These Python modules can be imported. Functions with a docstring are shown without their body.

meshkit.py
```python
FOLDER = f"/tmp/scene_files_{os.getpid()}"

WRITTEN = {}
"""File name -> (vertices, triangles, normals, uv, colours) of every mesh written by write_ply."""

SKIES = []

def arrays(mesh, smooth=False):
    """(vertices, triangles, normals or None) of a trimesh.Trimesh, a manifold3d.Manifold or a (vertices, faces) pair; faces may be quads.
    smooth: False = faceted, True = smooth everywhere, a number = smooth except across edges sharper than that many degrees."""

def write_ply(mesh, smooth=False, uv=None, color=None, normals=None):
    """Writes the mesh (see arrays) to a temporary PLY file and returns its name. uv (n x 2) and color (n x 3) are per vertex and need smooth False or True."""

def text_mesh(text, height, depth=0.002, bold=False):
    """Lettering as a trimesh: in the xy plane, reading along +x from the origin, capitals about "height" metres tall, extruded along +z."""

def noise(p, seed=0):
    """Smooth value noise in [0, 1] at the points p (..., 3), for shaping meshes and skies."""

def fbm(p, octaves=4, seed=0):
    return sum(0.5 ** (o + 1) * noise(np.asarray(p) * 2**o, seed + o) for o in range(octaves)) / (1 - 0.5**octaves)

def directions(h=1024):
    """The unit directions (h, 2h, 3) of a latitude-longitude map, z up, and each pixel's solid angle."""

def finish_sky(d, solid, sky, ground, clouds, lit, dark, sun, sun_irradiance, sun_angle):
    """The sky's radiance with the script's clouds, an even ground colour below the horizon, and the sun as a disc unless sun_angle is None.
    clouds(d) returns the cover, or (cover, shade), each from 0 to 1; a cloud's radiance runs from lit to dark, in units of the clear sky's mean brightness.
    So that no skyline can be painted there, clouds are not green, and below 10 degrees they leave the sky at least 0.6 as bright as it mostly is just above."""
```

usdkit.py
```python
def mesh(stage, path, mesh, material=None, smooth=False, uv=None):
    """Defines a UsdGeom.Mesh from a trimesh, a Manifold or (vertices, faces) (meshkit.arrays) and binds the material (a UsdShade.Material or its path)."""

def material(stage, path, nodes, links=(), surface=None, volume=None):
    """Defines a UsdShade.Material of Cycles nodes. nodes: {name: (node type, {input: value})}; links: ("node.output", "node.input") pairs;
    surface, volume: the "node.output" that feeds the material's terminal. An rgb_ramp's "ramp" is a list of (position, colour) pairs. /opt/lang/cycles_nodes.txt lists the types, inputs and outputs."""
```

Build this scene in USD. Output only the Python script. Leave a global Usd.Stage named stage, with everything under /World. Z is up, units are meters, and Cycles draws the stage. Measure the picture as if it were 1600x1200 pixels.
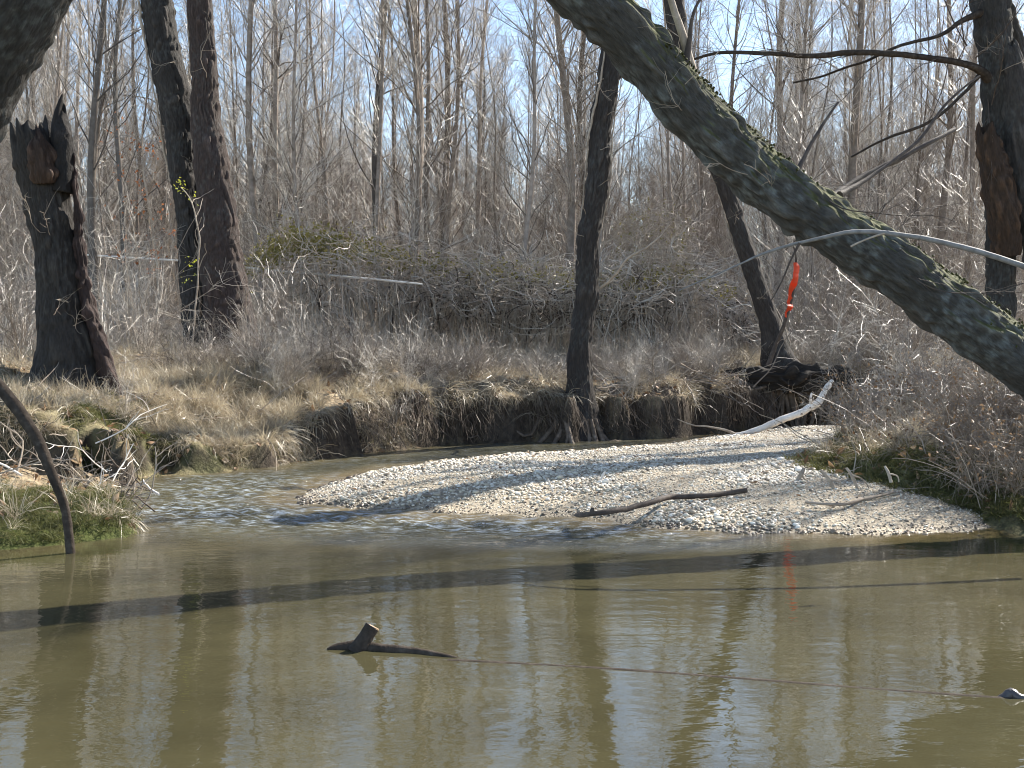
import math
import numpy as np
import shapely
import trimesh
import usdkit
from meshkit import noise, fbm
from scipy.interpolate import PchipInterpolator
from pxr import Usd, UsdGeom, UsdLux, UsdShade, Gf, Sdf, Vt

stage = Usd.Stage.CreateInMemory()
UsdGeom.SetStageUpAxis(stage, 'Z')
UsdGeom.SetStageMetersPerUnit(stage, 1.0)
UsdGeom.Xform.Define(stage, '/World')
UsdGeom.Scope.Define(stage, '/World/Looks')
PI = math.pi

# ------------------------------------------------------------------ camera, sky, sun, exposure
FPX, EYE, PITCH = 1900.0, 1.5, math.atan(60 / 1900.0)
EXPOSURE = 1.65
SUN_AZ, SUN_EL = math.radians(50), math.radians(40)      # azimuth from the view direction (+y) towards +x
SUN_I, SKY_S = 1.25, 0.08

cam = UsdGeom.Camera.Define(stage, '/World/camera')
cam.CreateHorizontalApertureAttr(36.0)
cam.CreateVerticalApertureAttr(27.0)
cam.CreateFocalLengthAttr(36.0 * FPX / 1600)
cam.CreateClippingRangeAttr(Gf.Vec2f(0.05, 2000))
cam.CreateExposureAttr(EXPOSURE)
cx = UsdGeom.Xformable(cam)
cx.AddTranslateOp().Set(Gf.Vec3d(0, 0, EYE))
cx.AddRotateXOp().Set(90 - math.degrees(PITCH))

usdkit.material(stage, '/World/Looks/sky_look', {
    'sky': ('sky_texture', {'sky_type': 'single_scattering', 'sun_disc': False, 'sun_elevation': SUN_EL, 'sun_rotation': SUN_AZ,
                            'altitude': 60.0, 'air_density': 1.0, 'aerosol_density': 0.6, 'ozone_density': 1.6}),
    'bg': ('background_shader', {'strength': SKY_S})}, [('sky.color', 'bg.color')], surface='bg.background')
dome = UsdLux.DomeLight.Define(stage, '/World/sky')
dome.CreateIntensityAttr(1.0)
UsdShade.MaterialBindingAPI.Apply(dome.GetPrim()).Bind(UsdShade.Material.Get(stage, '/World/Looks/sky_look'))
sun = UsdLux.DistantLight.Define(stage, '/World/sun')
sun.CreateIntensityAttr(SUN_I)
sun.CreateAngleAttr(0.5)
sun.CreateNormalizeAttr(True)
sun.CreateColorAttr(Gf.Vec3f(1.0, 0.95, 0.86))
sx = UsdGeom.Xformable(sun)
sx.AddRotateZOp().Set(-math.degrees(SUN_AZ))
sx.AddRotateXOp().Set(-(90 - math.degrees(SUN_EL)))     # tip the light, which shines along -z, towards the sun

# ------------------------------------------------------------------ helpers
def ray(u, v):
    a, b, c, s = (u - 800) / FPX, (600 - v) / FPX, math.cos(PITCH), math.sin(PITCH)
    return np.array([a, c + b * s, -s + b * c])

def at(u, v, y):
    r = ray(u, v)
    return np.array([0, 0, EYE]) + r * (y / r[1])

def on(u, v, z=0.0):
    r = ray(u, v)
    return np.array([0, 0, EYE]) + r * ((z - EYE) / r[2])

def px(y):
    return y / FPX                                        # metres per photograph pixel at distance y

used = {}
def numbered(path):
    if path not in used and not stage.GetPrimAtPath(path):
        used[path] = 0
        return path
    used[path] = used.get(path, 0) + 1
    return '%s_%03d' % (path, used[path])

def tag(p, label=None, cat=None, group=None, kind=None):
    for k, v in (('label', label), ('category', cat), ('group', group), ('kind', kind)):
        if v:
            p.SetCustomDataByKey(k, v)
    return p

def thing(name, label, cat, loc=(0, 0, 0), group=None, kind=None):
    x = UsdGeom.Xform.Define(stage, numbered('/World/' + name))
    if np.any(np.asarray(loc)):
        x.AddTranslateOp().Set(Gf.Vec3d(*map(float, loc)))
    return tag(x.GetPrim(), label, cat, group, kind)

def obj(name, mesh, mat, parent=None, smooth=False, col=None, bark=None, offset=None, label=None):
    path = numbered((str(parent.GetPath()) if parent else '/World') + '/' + name)
    v, f = (np.asarray(mesh[0], float), np.asarray(mesh[1], int)) if isinstance(mesh, (tuple, list)) else (np.asarray(mesh.vertices), np.asarray(mesh.faces))
    if offset is not None:
        v = v - np.asarray(offset)
    m = usdkit.mesh(stage, path, (v, f), M[mat] if isinstance(mat, str) else mat, smooth=smooth)
    for key, val, typ in (('col', col, Sdf.ValueTypeNames.Color3fArray), ('bark', bark, Sdf.ValueTypeNames.Float3Array)):
        if val is not None:
            UsdGeom.PrimvarsAPI(m).CreatePrimvar(key, typ, 'vertex').Set(Vt.Vec3fArray.FromNumpy(np.asarray(val, np.float32)))
    if label:
        tag(m.GetPrim(), label)
    return m.GetPrim()

def copy_of(proto, name, label, cat, loc, rz=0.0, scale=1.0, group=None, tilt=0.0):
    x = UsdGeom.Xform.Define(stage, numbered('/World/' + name))
    x.AddTranslateOp().Set(Gf.Vec3d(*map(float, loc)))
    x.AddRotateZOp().Set(float(rz))
    if tilt:
        x.AddRotateXOp().Set(float(tilt))
    x.AddScaleOp().Set(Gf.Vec3f(*[float(s) for s in np.broadcast_to(scale, 3)]))
    p = x.GetPrim()
    p.GetReferences().AddInternalReference(proto)
    p.SetInstanceable(True)
    return tag(p, label, cat, group)

def scatter(name, protos, pos, yaw, tilt, scale, label, cat, seed=0, kind='stuff', which=None):
    """A PointInstancer of the (mesh, material, smooth) prototypes."""
    n, r = len(pos), np.random.default_rng(seed)
    pi = UsdGeom.PointInstancer.Define(stage, numbered('/World/' + name))
    for i, (mesh, mat, sm) in enumerate(protos):
        path = str(pi.GetPath()) + '/' + name + '_piece_%03d' % i
        usdkit.mesh(stage, path, mesh, M[mat], smooth=sm)
        pi.CreatePrototypesRel().AddTarget(path)
    pi.CreateProtoIndicesAttr(Vt.IntArray.FromNumpy((r.integers(0, len(protos), n) if which is None else which).astype(np.int32)))
    pi.CreatePositionsAttr(Vt.Vec3fArray.FromNumpy(np.asarray(pos, np.float32)))
    s = np.asarray(scale, np.float32)
    pi.CreateScalesAttr(Vt.Vec3fArray.FromNumpy(np.ascontiguousarray(np.broadcast_to(s[:, None] if s.ndim == 1 else s, (n, 3)))))
    ax = r.uniform(0, 2 * PI, n)
    qz = np.stack([np.cos(yaw / 2), 0 * yaw, 0 * yaw, np.sin(yaw / 2)], 1)
    qt = np.stack([np.cos(tilt / 2), np.sin(tilt / 2) * np.cos(ax), np.sin(tilt / 2) * np.sin(ax), 0 * tilt], 1)
    w1, x1, y1, z1 = qt.T
    w2, x2, y2, z2 = qz.T
    q = np.stack([w1*w2-x1*x2-y1*y2-z1*z2, w1*x2+x1*w2+y1*z2-z1*y2, w1*y2-x1*z2+y1*w2+z1*x2, w1*z2+x1*y2-y1*x2+z1*w2], 1)
    pi.CreateOrientationsAttr(Vt.QuathArray([Gf.Quath(float(a), float(b), float(c), float(d)) for a, b, c, d in q]))
    return tag(pi.GetPrim(), label, cat, kind=kind)

def smoothstep(a, b, x):
    t = np.clip((x - a) / (b - a), 0, 1)
    return t * t * (3 - 2 * t)

def tubes(P, R, k=3):
    """M tubes of N points each as one (vertices, faces): P (M, N, 3), R (M, N)."""
    P = np.asarray(P, float)
    if P.ndim == 2:
        P, R = P[None], np.asarray(R)[None]
    R = np.broadcast_to(np.asarray(R, float), P.shape[:2])
    m, n = P.shape[:2]
    T = np.gradient(P, axis=1)
    T /= np.maximum(np.linalg.norm(T, axis=2, keepdims=True), 1e-9)
    mean = T.mean(1)
    ref = np.eye(3)[np.argmin(np.abs(mean), axis=1)][:, None]
    A = np.cross(T, ref)
    A /= np.maximum(np.linalg.norm(A, axis=2, keepdims=True), 1e-9)
    B = np.cross(T, A)
    th = np.arange(k) * 2 * PI / k
    V = P[:, :, None] + R[:, :, None, None] * (A[:, :, None] * np.cos(th)[:, None] + B[:, :, None] * np.sin(th)[:, None])
    i, j, q = np.meshgrid(np.arange(m), np.arange(n - 1), np.arange(k), indexing='ij')
    base = i * n * k + j * k
    q2 = (q + 1) % k
    a, b, c, d = base + q, base + q2, base + k + q2, base + k + q
    f = np.concatenate([np.stack([a, b, c], -1).reshape(-1, 3), np.stack([a, c, d], -1).reshape(-1, 3)])
    if k > 3:                                             # closed ends
        V = V.reshape(-1, 3)
        e = np.arange(m)
        caps = []
        for off, flip in ((0, True), ((n - 1) * k, False)):
            s = e * n * k + off
            for t in range(1, k - 1):
                caps.append(np.stack([s, s + t + 1, s + t] if flip else [s, s + t, s + t + 1], 1))
        f = np.concatenate([f] + caps)
    return V.reshape(-1, 3), f

def join(*parts):
    v, f, n = [], [], 0
    for a, b in parts:
        v.append(a); f.append(np.asarray(b) + n); n += len(a)
    return np.vstack(v), np.vstack(f)

def unit(v):
    v = np.asarray(v, float)
    return v / np.maximum(np.linalg.norm(v, axis=-1, keepdims=True), 1e-9)

def paths(start, direction, length, n, rng, wander=0.25, rise=0.0):
    """Wandering polylines (M, n, 3) from start along direction; rise bends them up (or down)."""
    start, d = np.asarray(start, float), unit(direction)
    m = len(start)
    step = np.asarray(length)[:, None] / (n - 1)
    P = np.empty((m, n, 3)); P[:, 0] = start
    for i in range(1, n):
        d = unit(d + rng.normal(0, wander, (m, 3)) + np.array([0, 0, rise]))
        P[:, i] = P[:, i - 1] + d * step
    return P

# ------------------------------------------------------------------ materials
M = {}
def simple(name, stops, scale=4.0, rough=0.8, bump=0.0, bump_scale=40.0, per='noise', spec=0.3, translucent=0.0, detail=5.0):
    n = {'tc': ('texture_coordinate', {}), 'geo': ('geometry', {}), 'oi': ('object_info', {}),
         'noise': ('noise_texture', {'scale': scale, 'detail': detail, 'roughness': 0.6}),
         'ramp': ('rgb_ramp', {'ramp': stops}), 'p': ('principled_bsdf', {'roughness': rough, 'specular_ior_level': spec})}
    l = [('geo.position', 'noise.vector'), ('ramp.color', 'p.base_color')]
    if per == 'noise':
        n['mr'] = ('map_range', {'from_min': 0.28, 'from_max': 0.72})
        l += [('noise.fac', 'mr.value'), ('mr.result', 'ramp.fac')]
    elif per == 'random':
        l += [('oi.random', 'ramp.fac')]
    elif per == 'island':
        l += [('geo.random_per_island', 'ramp.fac')]
    else:                                                 # both: each copy its tone, broken up by noise
        n['ad'] = ('math', {'math_type': 'multiply_add', 'value2': 0.7})
        n['no'] = ('math', {'math_type': 'multiply_add', 'value2': 1.2, 'value3': -0.45})
        l += [('noise.fac', 'no.value1'), ('oi.random', 'ad.value1'), ('no.value', 'ad.value3'), ('ad.value', 'ramp.fac')]
    if bump:
        n['bn'] = ('noise_texture', {'scale': bump_scale, 'detail': 4.0})
        n['b'] = ('bump', {'strength': 0.8, 'distance': bump})
        l += [('geo.position', 'bn.vector'), ('bn.fac', 'b.height'), ('b.normal', 'p.normal')]
    out = 'p.BSDF'
    if translucent:
        n['t'] = ('translucent_bsdf', {}); n['mx'] = ('mix_closure', {'fac': translucent})
        l += [('ramp.color', 't.color'), ('p.BSDF', 'mx.closure1'), ('t.BSDF', 'mx.closure2')]
        out = 'mx.closure'
    M[name] = usdkit.material(stage, '/World/Looks/' + name, n, l, surface=out)

simple('twig_grey', [(0, (0.17, 0.142, 0.112)), (0.5, (0.34, 0.295, 0.24)), (1, (0.56, 0.50, 0.42))], 3.0, 0.45, per='both', spec=0.7)
simple('twig_brown', [(0, (0.075, 0.053, 0.037)), (0.5, (0.18, 0.135, 0.095)), (1, (0.38, 0.305, 0.225))], 3.0, 0.42, per='both', spec=0.8)
simple('twig_pale', [(0, (0.42, 0.36, 0.29)), (1, (0.62, 0.56, 0.47))], 3.0, 0.6, per='noise')
simple('wood_bark', [(0, (0.075, 0.058, 0.044)), (0.5, (0.17, 0.134, 0.105)), (1, (0.34, 0.28, 0.23))], 7.0, 0.8, 0.01, 45.0, per='both')
simple('wood_bark_dark', [(0, (0.045, 0.036, 0.030)), (0.5, (0.08, 0.066, 0.055)), (1, (0.14, 0.12, 0.10))], 7.0, 0.8, 0.01, 45.0, per='both')
simple('dead_wood', [(0, (0.16, 0.125, 0.095)), (0.5, (0.27, 0.22, 0.17)), (1, (0.40, 0.345, 0.28))], 9.0, 0.8, 0.004, 90.0)
simple('dark_wood', [(0, (0.028, 0.020, 0.016)), (0.6, (0.06, 0.044, 0.034)), (1, (0.10, 0.08, 0.06))], 14.0, 0.75, 0.004, 80.0)
simple('wet_wood', [(0, (0.018, 0.014, 0.013)), (0.6, (0.035, 0.028, 0.025)), (1, (0.07, 0.06, 0.05))], 30.0, 0.35, 0.006, 60.0, spec=0.6)
simple('bleached_wood', [(0, (0.45, 0.40, 0.35)), (0.5, (0.62, 0.57, 0.51)), (1, (0.74, 0.70, 0.64))], 8.0, 0.7, 0.003, 60.0)
simple('cut_wood', [(0, (0.30, 0.19, 0.11)), (1, (0.48, 0.34, 0.22))], 30.0, 0.8)
simple('straw', [(0, (0.17, 0.130, 0.080)), (0.5, (0.38, 0.315, 0.215)), (1, (0.64, 0.56, 0.41))], 3.0, 0.42, per='both', translucent=0.3, spec=0.8)
simple('moss_grass', [(0, (0.050, 0.056, 0.018)), (0.5, (0.105, 0.108, 0.034)), (1, (0.22, 0.20, 0.085))], 5.0, 0.7, per='both', translucent=0.35)
simple('dry_leaf', [(0, (0.12, 0.065, 0.032)), (0.4, (0.23, 0.14, 0.075)), (0.8, (0.36, 0.25, 0.15)), (1, (0.50, 0.40, 0.28))], 6.0, 0.6, per='random', translucent=0.25)
simple('rust_leaf', [(0, (0.28, 0.09, 0.03)), (1, (0.46, 0.19, 0.08))], 6.0, 0.6, per='noise', translucent=0.4)
simple('vine_leaf', [(0, (0.12, 0.115, 0.03)), (0.6, (0.22, 0.195, 0.06)), (1, (0.34, 0.27, 0.11))], 6.0, 0.5, per='noise', translucent=0.45)
simple('fresh_leaf', [(0, (0.30, 0.34, 0.03)), (1, (0.45, 0.45, 0.06))], 6.0, 0.5, per='noise', translucent=0.5)
simple('pebble', [(0, (0.10, 0.075, 0.052)), (0.15, (0.24, 0.19, 0.13)), (0.55, (0.46, 0.40, 0.30)), (0.85, (0.60, 0.54, 0.44)), (1, (0.68, 0.64, 0.57))], 30.0, 0.5, per='random', spec=0.5)
simple('wet_pebble', [(0, (0.035, 0.025, 0.016)), (0.5, (0.12, 0.085, 0.05)), (1, (0.24, 0.19, 0.13))], 30.0, 0.18, per='random', spec=0.7)
simple('orange_tape', [(0, (0.78, 0.085, 0.025)), (1, (0.88, 0.14, 0.05))], 6.0, 0.45, per='noise', translucent=0.45)
simple('gravel_base', [(0, (0.13, 0.10, 0.068)), (0.5, (0.29, 0.24, 0.17)), (1, (0.46, 0.40, 0.30))], 34.0, 0.8, 0.02, 34.0)
simple('ash_twig', [(0, (0.10, 0.095, 0.09)), (1, (0.22, 0.21, 0.20))], 20.0, 0.7, 0.002, 90.0)
simple('matte_dark', [(0, (0.020, 0.016, 0.013)), (0.6, (0.042, 0.033, 0.026)), (1, (0.075, 0.062, 0.05))], 16.0, 0.95, 0.006, 60.0, spec=0.1)
simple('root_bark', [(0, (0.05, 0.036, 0.026)), (0.6, (0.11, 0.082, 0.060)), (1, (0.22, 0.175, 0.135))], 9.0, 0.8, 0.005, 60.0)

def coloured(name, rough, nscale, low, high, bump, bscale, vec='bark', aniso=(1, 1, 1), spec=0.25):
    """Vertex colour of the thing itself, broken up by fine noise, with fine relief."""
    M[name] = usdkit.material(stage, '/World/Looks/' + name, {
        'a': ('attribute', {'attribute': 'col'}), 'v': ('attribute', {'attribute': 'bark'}), 'g': ('geometry', {}),
        'map': ('mapping', {'scale': aniso}),
        'n': ('noise_texture', {'scale': nscale, 'detail': 6.0, 'roughness': 0.65}),
        'mr': ('map_range', {'from_min': 0.3, 'from_max': 0.7, 'to_min': low, 'to_max': high}),
        'mul': ('vector_math', {'math_type': 'scale'}),
        'bn': ('noise_texture', {'scale': bscale, 'detail': 6.0, 'roughness': 0.65}), 'b': ('bump', {'strength': 1.0, 'distance': bump}),
        'p': ('principled_bsdf', {'roughness': rough, 'specular_ior_level': spec})},
        [('v.vector' if vec == 'bark' else 'g.position', 'map.vector'), ('map.vector', 'n.vector'), ('map.vector', 'bn.vector'), ('n.fac', 'mr.value'),
         ('a.color', 'mul.vector1'), ('mr.result', 'mul.scale'), ('mul.vector', 'p.base_color'),
         ('bn.fac', 'b.height'), ('b.normal', 'p.normal')], surface='p.BSDF')
coloured('bark', 0.85, 38.0, 0.55, 1.45, 0.045, 34.0, 'bark', (1, 1, 0.3))
coloured('soil', 0.9, 14.0, 0.5, 1.5, 0.05, 26.0, 'pos')

# creek water: clay-brown, so the sun and shadows show on it; the surface mirrors by fresnel
M['creek'] = usdkit.material(stage, '/World/Looks/creek', {
    'g': ('geometry', {}), 'a': ('attribute', {'attribute': 'col'}),
    'm1': ('mapping', {'scale': (1.0, 1.6, 1.0)}), 'n1': ('noise_texture', {'scale': 5.5, 'detail': 3.0, 'roughness': 0.5}),
    'm2': ('mapping', {'scale': (0.6, 1.0, 1.0)}), 'n2': ('noise_texture', {'scale': 1.4, 'detail': 2.0}),
    'n3': ('noise_texture', {'scale': 0.9, 'detail': 4.0, 'roughness': 0.6}), 'mr': ('map_range', {'from_min': 0.3, 'from_max': 0.7, 'to_min': 0.75, 'to_max': 1.25}),
    'sc': ('vector_math', {'math_type': 'scale'}),
    'add': ('math', {'math_type': 'multiply_add', 'value2': 2.0}), 'b0': ('bump', {'strength': 1.0, 'distance': 0.0024}),
    'rf': ('attribute', {'attribute': 'bark'}), 'm4': ('mapping', {'scale': (1.0, 1.5, 1.0)}), 'n4': ('noise_texture', {'scale': 17.0, 'detail': 3.0, 'roughness': 0.6}),
    'pw': ('math', {'math_type': 'power', 'value2': 2.5}), 'ml': ('math', {'math_type': 'multiply'}), 'b': ('bump', {'strength': 1.0, 'distance': 0.17}),
    'm5': ('mapping', {'scale': (1.0, 2.6, 1.0)}), 'n5': ('noise_texture', {'scale': 7.0, 'detail': 5.0, 'roughness': 0.7}),
    'fm': ('map_range', {'from_min': 0.49, 'from_max': 0.68, 'clamp': True}), 'fw': ('math', {'math_type': 'multiply', 'use_clamp': True}), 'fc': ('mix_color', {'b': (0.35, 0.40, 0.45)}),
    'd': ('diffuse_bsdf', {}), 'gl': ('glossy_bsdf', {'color': (1, 1, 1), 'roughness': 0.015, 'distribution': 'ggx'}),
    'f': ('fresnel', {'IOR': 1.5}), 'mx': ('mix_closure', {})},
    [('g.position', 'm1.vector'), ('m1.vector', 'n1.vector'), ('g.position', 'm2.vector'), ('m2.vector', 'n2.vector'), ('g.position', 'n3.vector'),
     ('n3.fac', 'mr.value'), ('a.color', 'sc.vector1'), ('mr.result', 'sc.scale'), ('sc.vector', 'fc.a'), ('g.position', 'm5.vector'), ('m5.vector', 'n5.vector'), ('n5.fac', 'fm.value'), ('fm.result', 'fw.value1'), ('rf.fac', 'fw.value2'), ('fw.value', 'fc.fac'), ('fc.result', 'd.color'),
     ('n2.fac', 'add.value1'), ('n1.fac', 'add.value3'), ('add.value', 'b0.height'), ('b0.normal', 'b.normal'), ('g.position', 'm4.vector'), ('m4.vector', 'n4.vector'), ('n4.fac', 'pw.value1'), ('pw.value', 'ml.value1'), ('rf.fac', 'ml.value2'), ('ml.value', 'b.height'), ('b.normal', 'gl.normal'), ('b.normal', 'f.normal'),
     ('f.fac', 'mx.fac'), ('d.BSDF', 'mx.closure1'), ('gl.BSDF', 'mx.closure2')], surface='mx.closure')

# ------------------------------------------------------------------ the lie of the land
FAR = [(-90, 4), (-20, 6.2), (-7, 7.8), (-4.7, 8.6)] + [tuple(on(u, v)[:2]) for u, v in
      ((0, 858), (100, 850), (200, 838), (214, 818), (185, 797), (160, 776), (215, 752), (270, 741), (400, 734), (470, 722), (530, 714), (620, 704), (700, 695), (780, 692), (870, 690), (1000, 685), (1100, 680))] \
      + [(4.4, 21.4), (6, 22.4), (9, 23.2), (20, 24), (90, 30), (90, 400), (-90, 400)]
GRAVEL = [tuple(on(u, v)[:2]) for u, v in ((470, 781), (560, 796), (700, 803), (880, 806), (1000, 820), (1150, 831), (1350, 834), (1480, 828), (1570, 815))] \
      + [(5.5, 11), (7, 14), (7.5, 19), (6.6, 20.6)] + [tuple(on(u, v)[:2]) for u, v in ((1300, 672), (1190, 678), (1060, 694), (1000, 703), (900, 711), (750, 721), (640, 730), (550, 745), (500, 765))]
RIGHT = [(4.15, 8.6), (4.05, 9.5), (3.95, 10.4), (3.55, 11.25), (3.25, 11.9), (3.05, 12.7), (3.1, 13.6), (3.7, 14.6), (4.5, 16), (5.2, 18), (5.7, 19.6), (7.5, 20.8), (20, 21.5), (90, 25), (90, 1), (20, 2), (7, 5), (5, 7.2)]
NEAR = [(-90, 0.9), (-8, 0.9), (8, 0.9), (90, -1), (90, -80), (-90, -80)]
PF, PG, PR, PN = (shapely.Polygon(p) for p in (FAR, GRAVEL, RIGHT, NEAR))

def sdist(poly, x, y):
    pts = shapely.points(np.ravel(x), np.ravel(y))
    d = shapely.distance(pts, poly.exterior)
    return np.where(shapely.contains_xy(poly, np.ravel(x), np.ravel(y)), d, -d).reshape(np.shape(x))

CAP = np.array([at(100, 640, 13.6), at(30, 640, 13.3), at(250, 665, 14.6), at(120, 610, 15.5), at(190, 612, 15.4), at(335, 695, 15.0), at(300, 592, 17.0), at(430, 580, 18.0),
                at(540, 577, 18.8), at(700, 592, 20.2), at(870, 600, 20.8), at(1000, 598, 21.5), at(1100, 590, 22.0), at(1220, 574, 22.4), at(1340, 578, 24.0),
                at(0, 570, 15.6), at(345, 553, 22.0), at(200, 560, 20), at(-200, 640, 13), at(-200, 560, 17),
                at(600, 565, 25), at(900, 566, 25.5), at(1250, 562, 26.0), (-12, 34, 1.22), (0, 36, 1.12), (12, 36, 1.18), (-30, 60, 1.3), (0, 70, 1.2), (30, 60, 1.35), (0, 150, 1.6), (60, 150, 2), (-60, 150, 2), (0, 300, 2.0)])
CAPR = np.array([(4.6, 9.2, 0.4), (4.3, 10.4, 0.24), (5.2, 11.2, 0.9), (4.2, 12.2, 0.60), (3.6, 13.2, 0.5), (4.4, 14.2, 0.75), (5.5, 16.5, 0.8), (6, 13, 1.1), (6.5, 18.5, 0.6), (9, 12, 1.35), (9, 18, 1.2), (6.5, 9, 1.2), (20, 12, 1.7), (8, 6, 1.3)])

def idw(x, y, C, power=3.2):
    d2 = (np.ravel(x)[:, None] - C[:, 0]) ** 2 + (np.ravel(y)[:, None] - C[:, 1]) ** 2
    w = 1 / (d2 + 0.15) ** (power / 2)
    return ((w * C[:, 2]).sum(1) / w.sum(1)).reshape(np.shape(x))

def gravel_height(x, y):
    s = sdist(PG, x, y)
    p = np.stack([x, y, 0 * x], -1)
    s = s + 0.45 * (fbm(p * 1.3, 4, 11) - 0.5) + 0.12 * (noise(p * 6, 14) - 0.5)
    return np.where(s > 0, 0.24 * (1 - np.exp(-np.maximum(s, 0) / 0.9)), s * 0.22) + 0.035 * (fbm(p * 2.2, 3, 12) - 0.5) * smoothstep(-0.1, 0.5, s)

def ground_height(x, y):
    p = np.stack([x, y, 0 * x], -1)
    big = fbm(p * 0.8, 3, 1) - 0.5
    fine = fbm(p * 3.1, 3, 2) - 0.5
    sF, sR, sN = sdist(PF, x, y), sdist(PR, x, y), sdist(PN, x, y)
    near_low = smoothstep(9, 13, y)
    sF = sF + smoothstep(11.6, 13, y) * smoothstep(60, 30, y) * (0.9 * (fbm(p * 0.9 + 7.7, 3, 71) - 0.5) + 0.35 * (noise(p * 3.2, 72) - 0.5)) * smoothstep(2.5, 1.0, np.abs(sF))
    s = np.maximum(np.maximum(sF, sR), sN)
    t = sF + 1.5 * near_low * big * smoothstep(-0.1, 0.5, sF) + 0.5 * fine * smoothstep(-0.1, 0.3, sF)
    cut = smoothstep(0.47, 0.60, fbm(np.stack([x * 1.5, y * 0.7, 0 * x], -1), 3, 61)) * near_low          # slumps and gullies in the bank
    t = t - 0.55 * cut * smoothstep(0, 0.5, sF) * smoothstep(1.6, 0.7, sF)
    H = idw(x, y, CAP)
    low = smoothstep(0.35, 0.0, y - 12.55 - 0.35 * big - 0.15 * fine + 0.22 * (x + 4.5)) * np.where(y < 11.6, smoothstep(-1.5, -2.2, x), smoothstep(-3.2, -3.6, x)) * (y < 16)
    H = H * (1 - low) + (0.17 + 0.16 * big + 0.1 * fine) * low
    zF = H * (0.76 * smoothstep(-0.02, 0.20, t) + 0.24 * smoothstep(0.2, 1.1, t)) + smoothstep(0.1, 0.8, sF) * (0.14 * fine + 0.10 * big)
    tr = sR + 0.4 * fine
    zR = idw(x, y, CAPR) * (0.6 * smoothstep(-0.02, 0.4, tr) + 0.4 * smoothstep(0.3, 1.2, tr)) + 0.12 * fine * smoothstep(0, 0.5, sR)
    zN = 0.35 * smoothstep(0, 0.6, sN) - 0.4 * (1 - smoothstep(-0.1, 0.2, sN))
    bed = -0.06 - 0.45 * smoothstep(0.0, 1.6, -s) + 0.03 * fine
    z = np.where(sF > -0.06, np.maximum(zF, bed), bed)
    z = np.where(sR > -0.06, np.maximum(zR, z), z)
    return np.where(sN > -0.06, np.maximum(zN, z), z)

def axis(lo, a, b, hi, step, grow=1.16):
    core = np.arange(a, b, step)
    out, d = [b], step
    while out[-1] < hi:
        d *= grow; out.append(out[-1] + d)
    pre, d = [a], step
    while pre[-1] > lo:
        d *= grow; pre.append(pre[-1] - d)
    return np.concatenate([pre[:0:-1], core, out])

def sheet(xs, ys, zf):
    x, y = np.meshgrid(xs, ys)
    z = zf(x, y)
    n, m = x.shape
    i = np.arange(n * m).reshape(n, m)
    f = np.concatenate([np.stack([i[:-1, :-1], i[:-1, 1:], i[1:, 1:]], -1).reshape(-1, 3), np.stack([i[:-1, :-1], i[1:, 1:], i[1:, :-1]], -1).reshape(-1, 3)])
    return np.stack([x, y, z], -1).reshape(-1, 3), f

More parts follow.
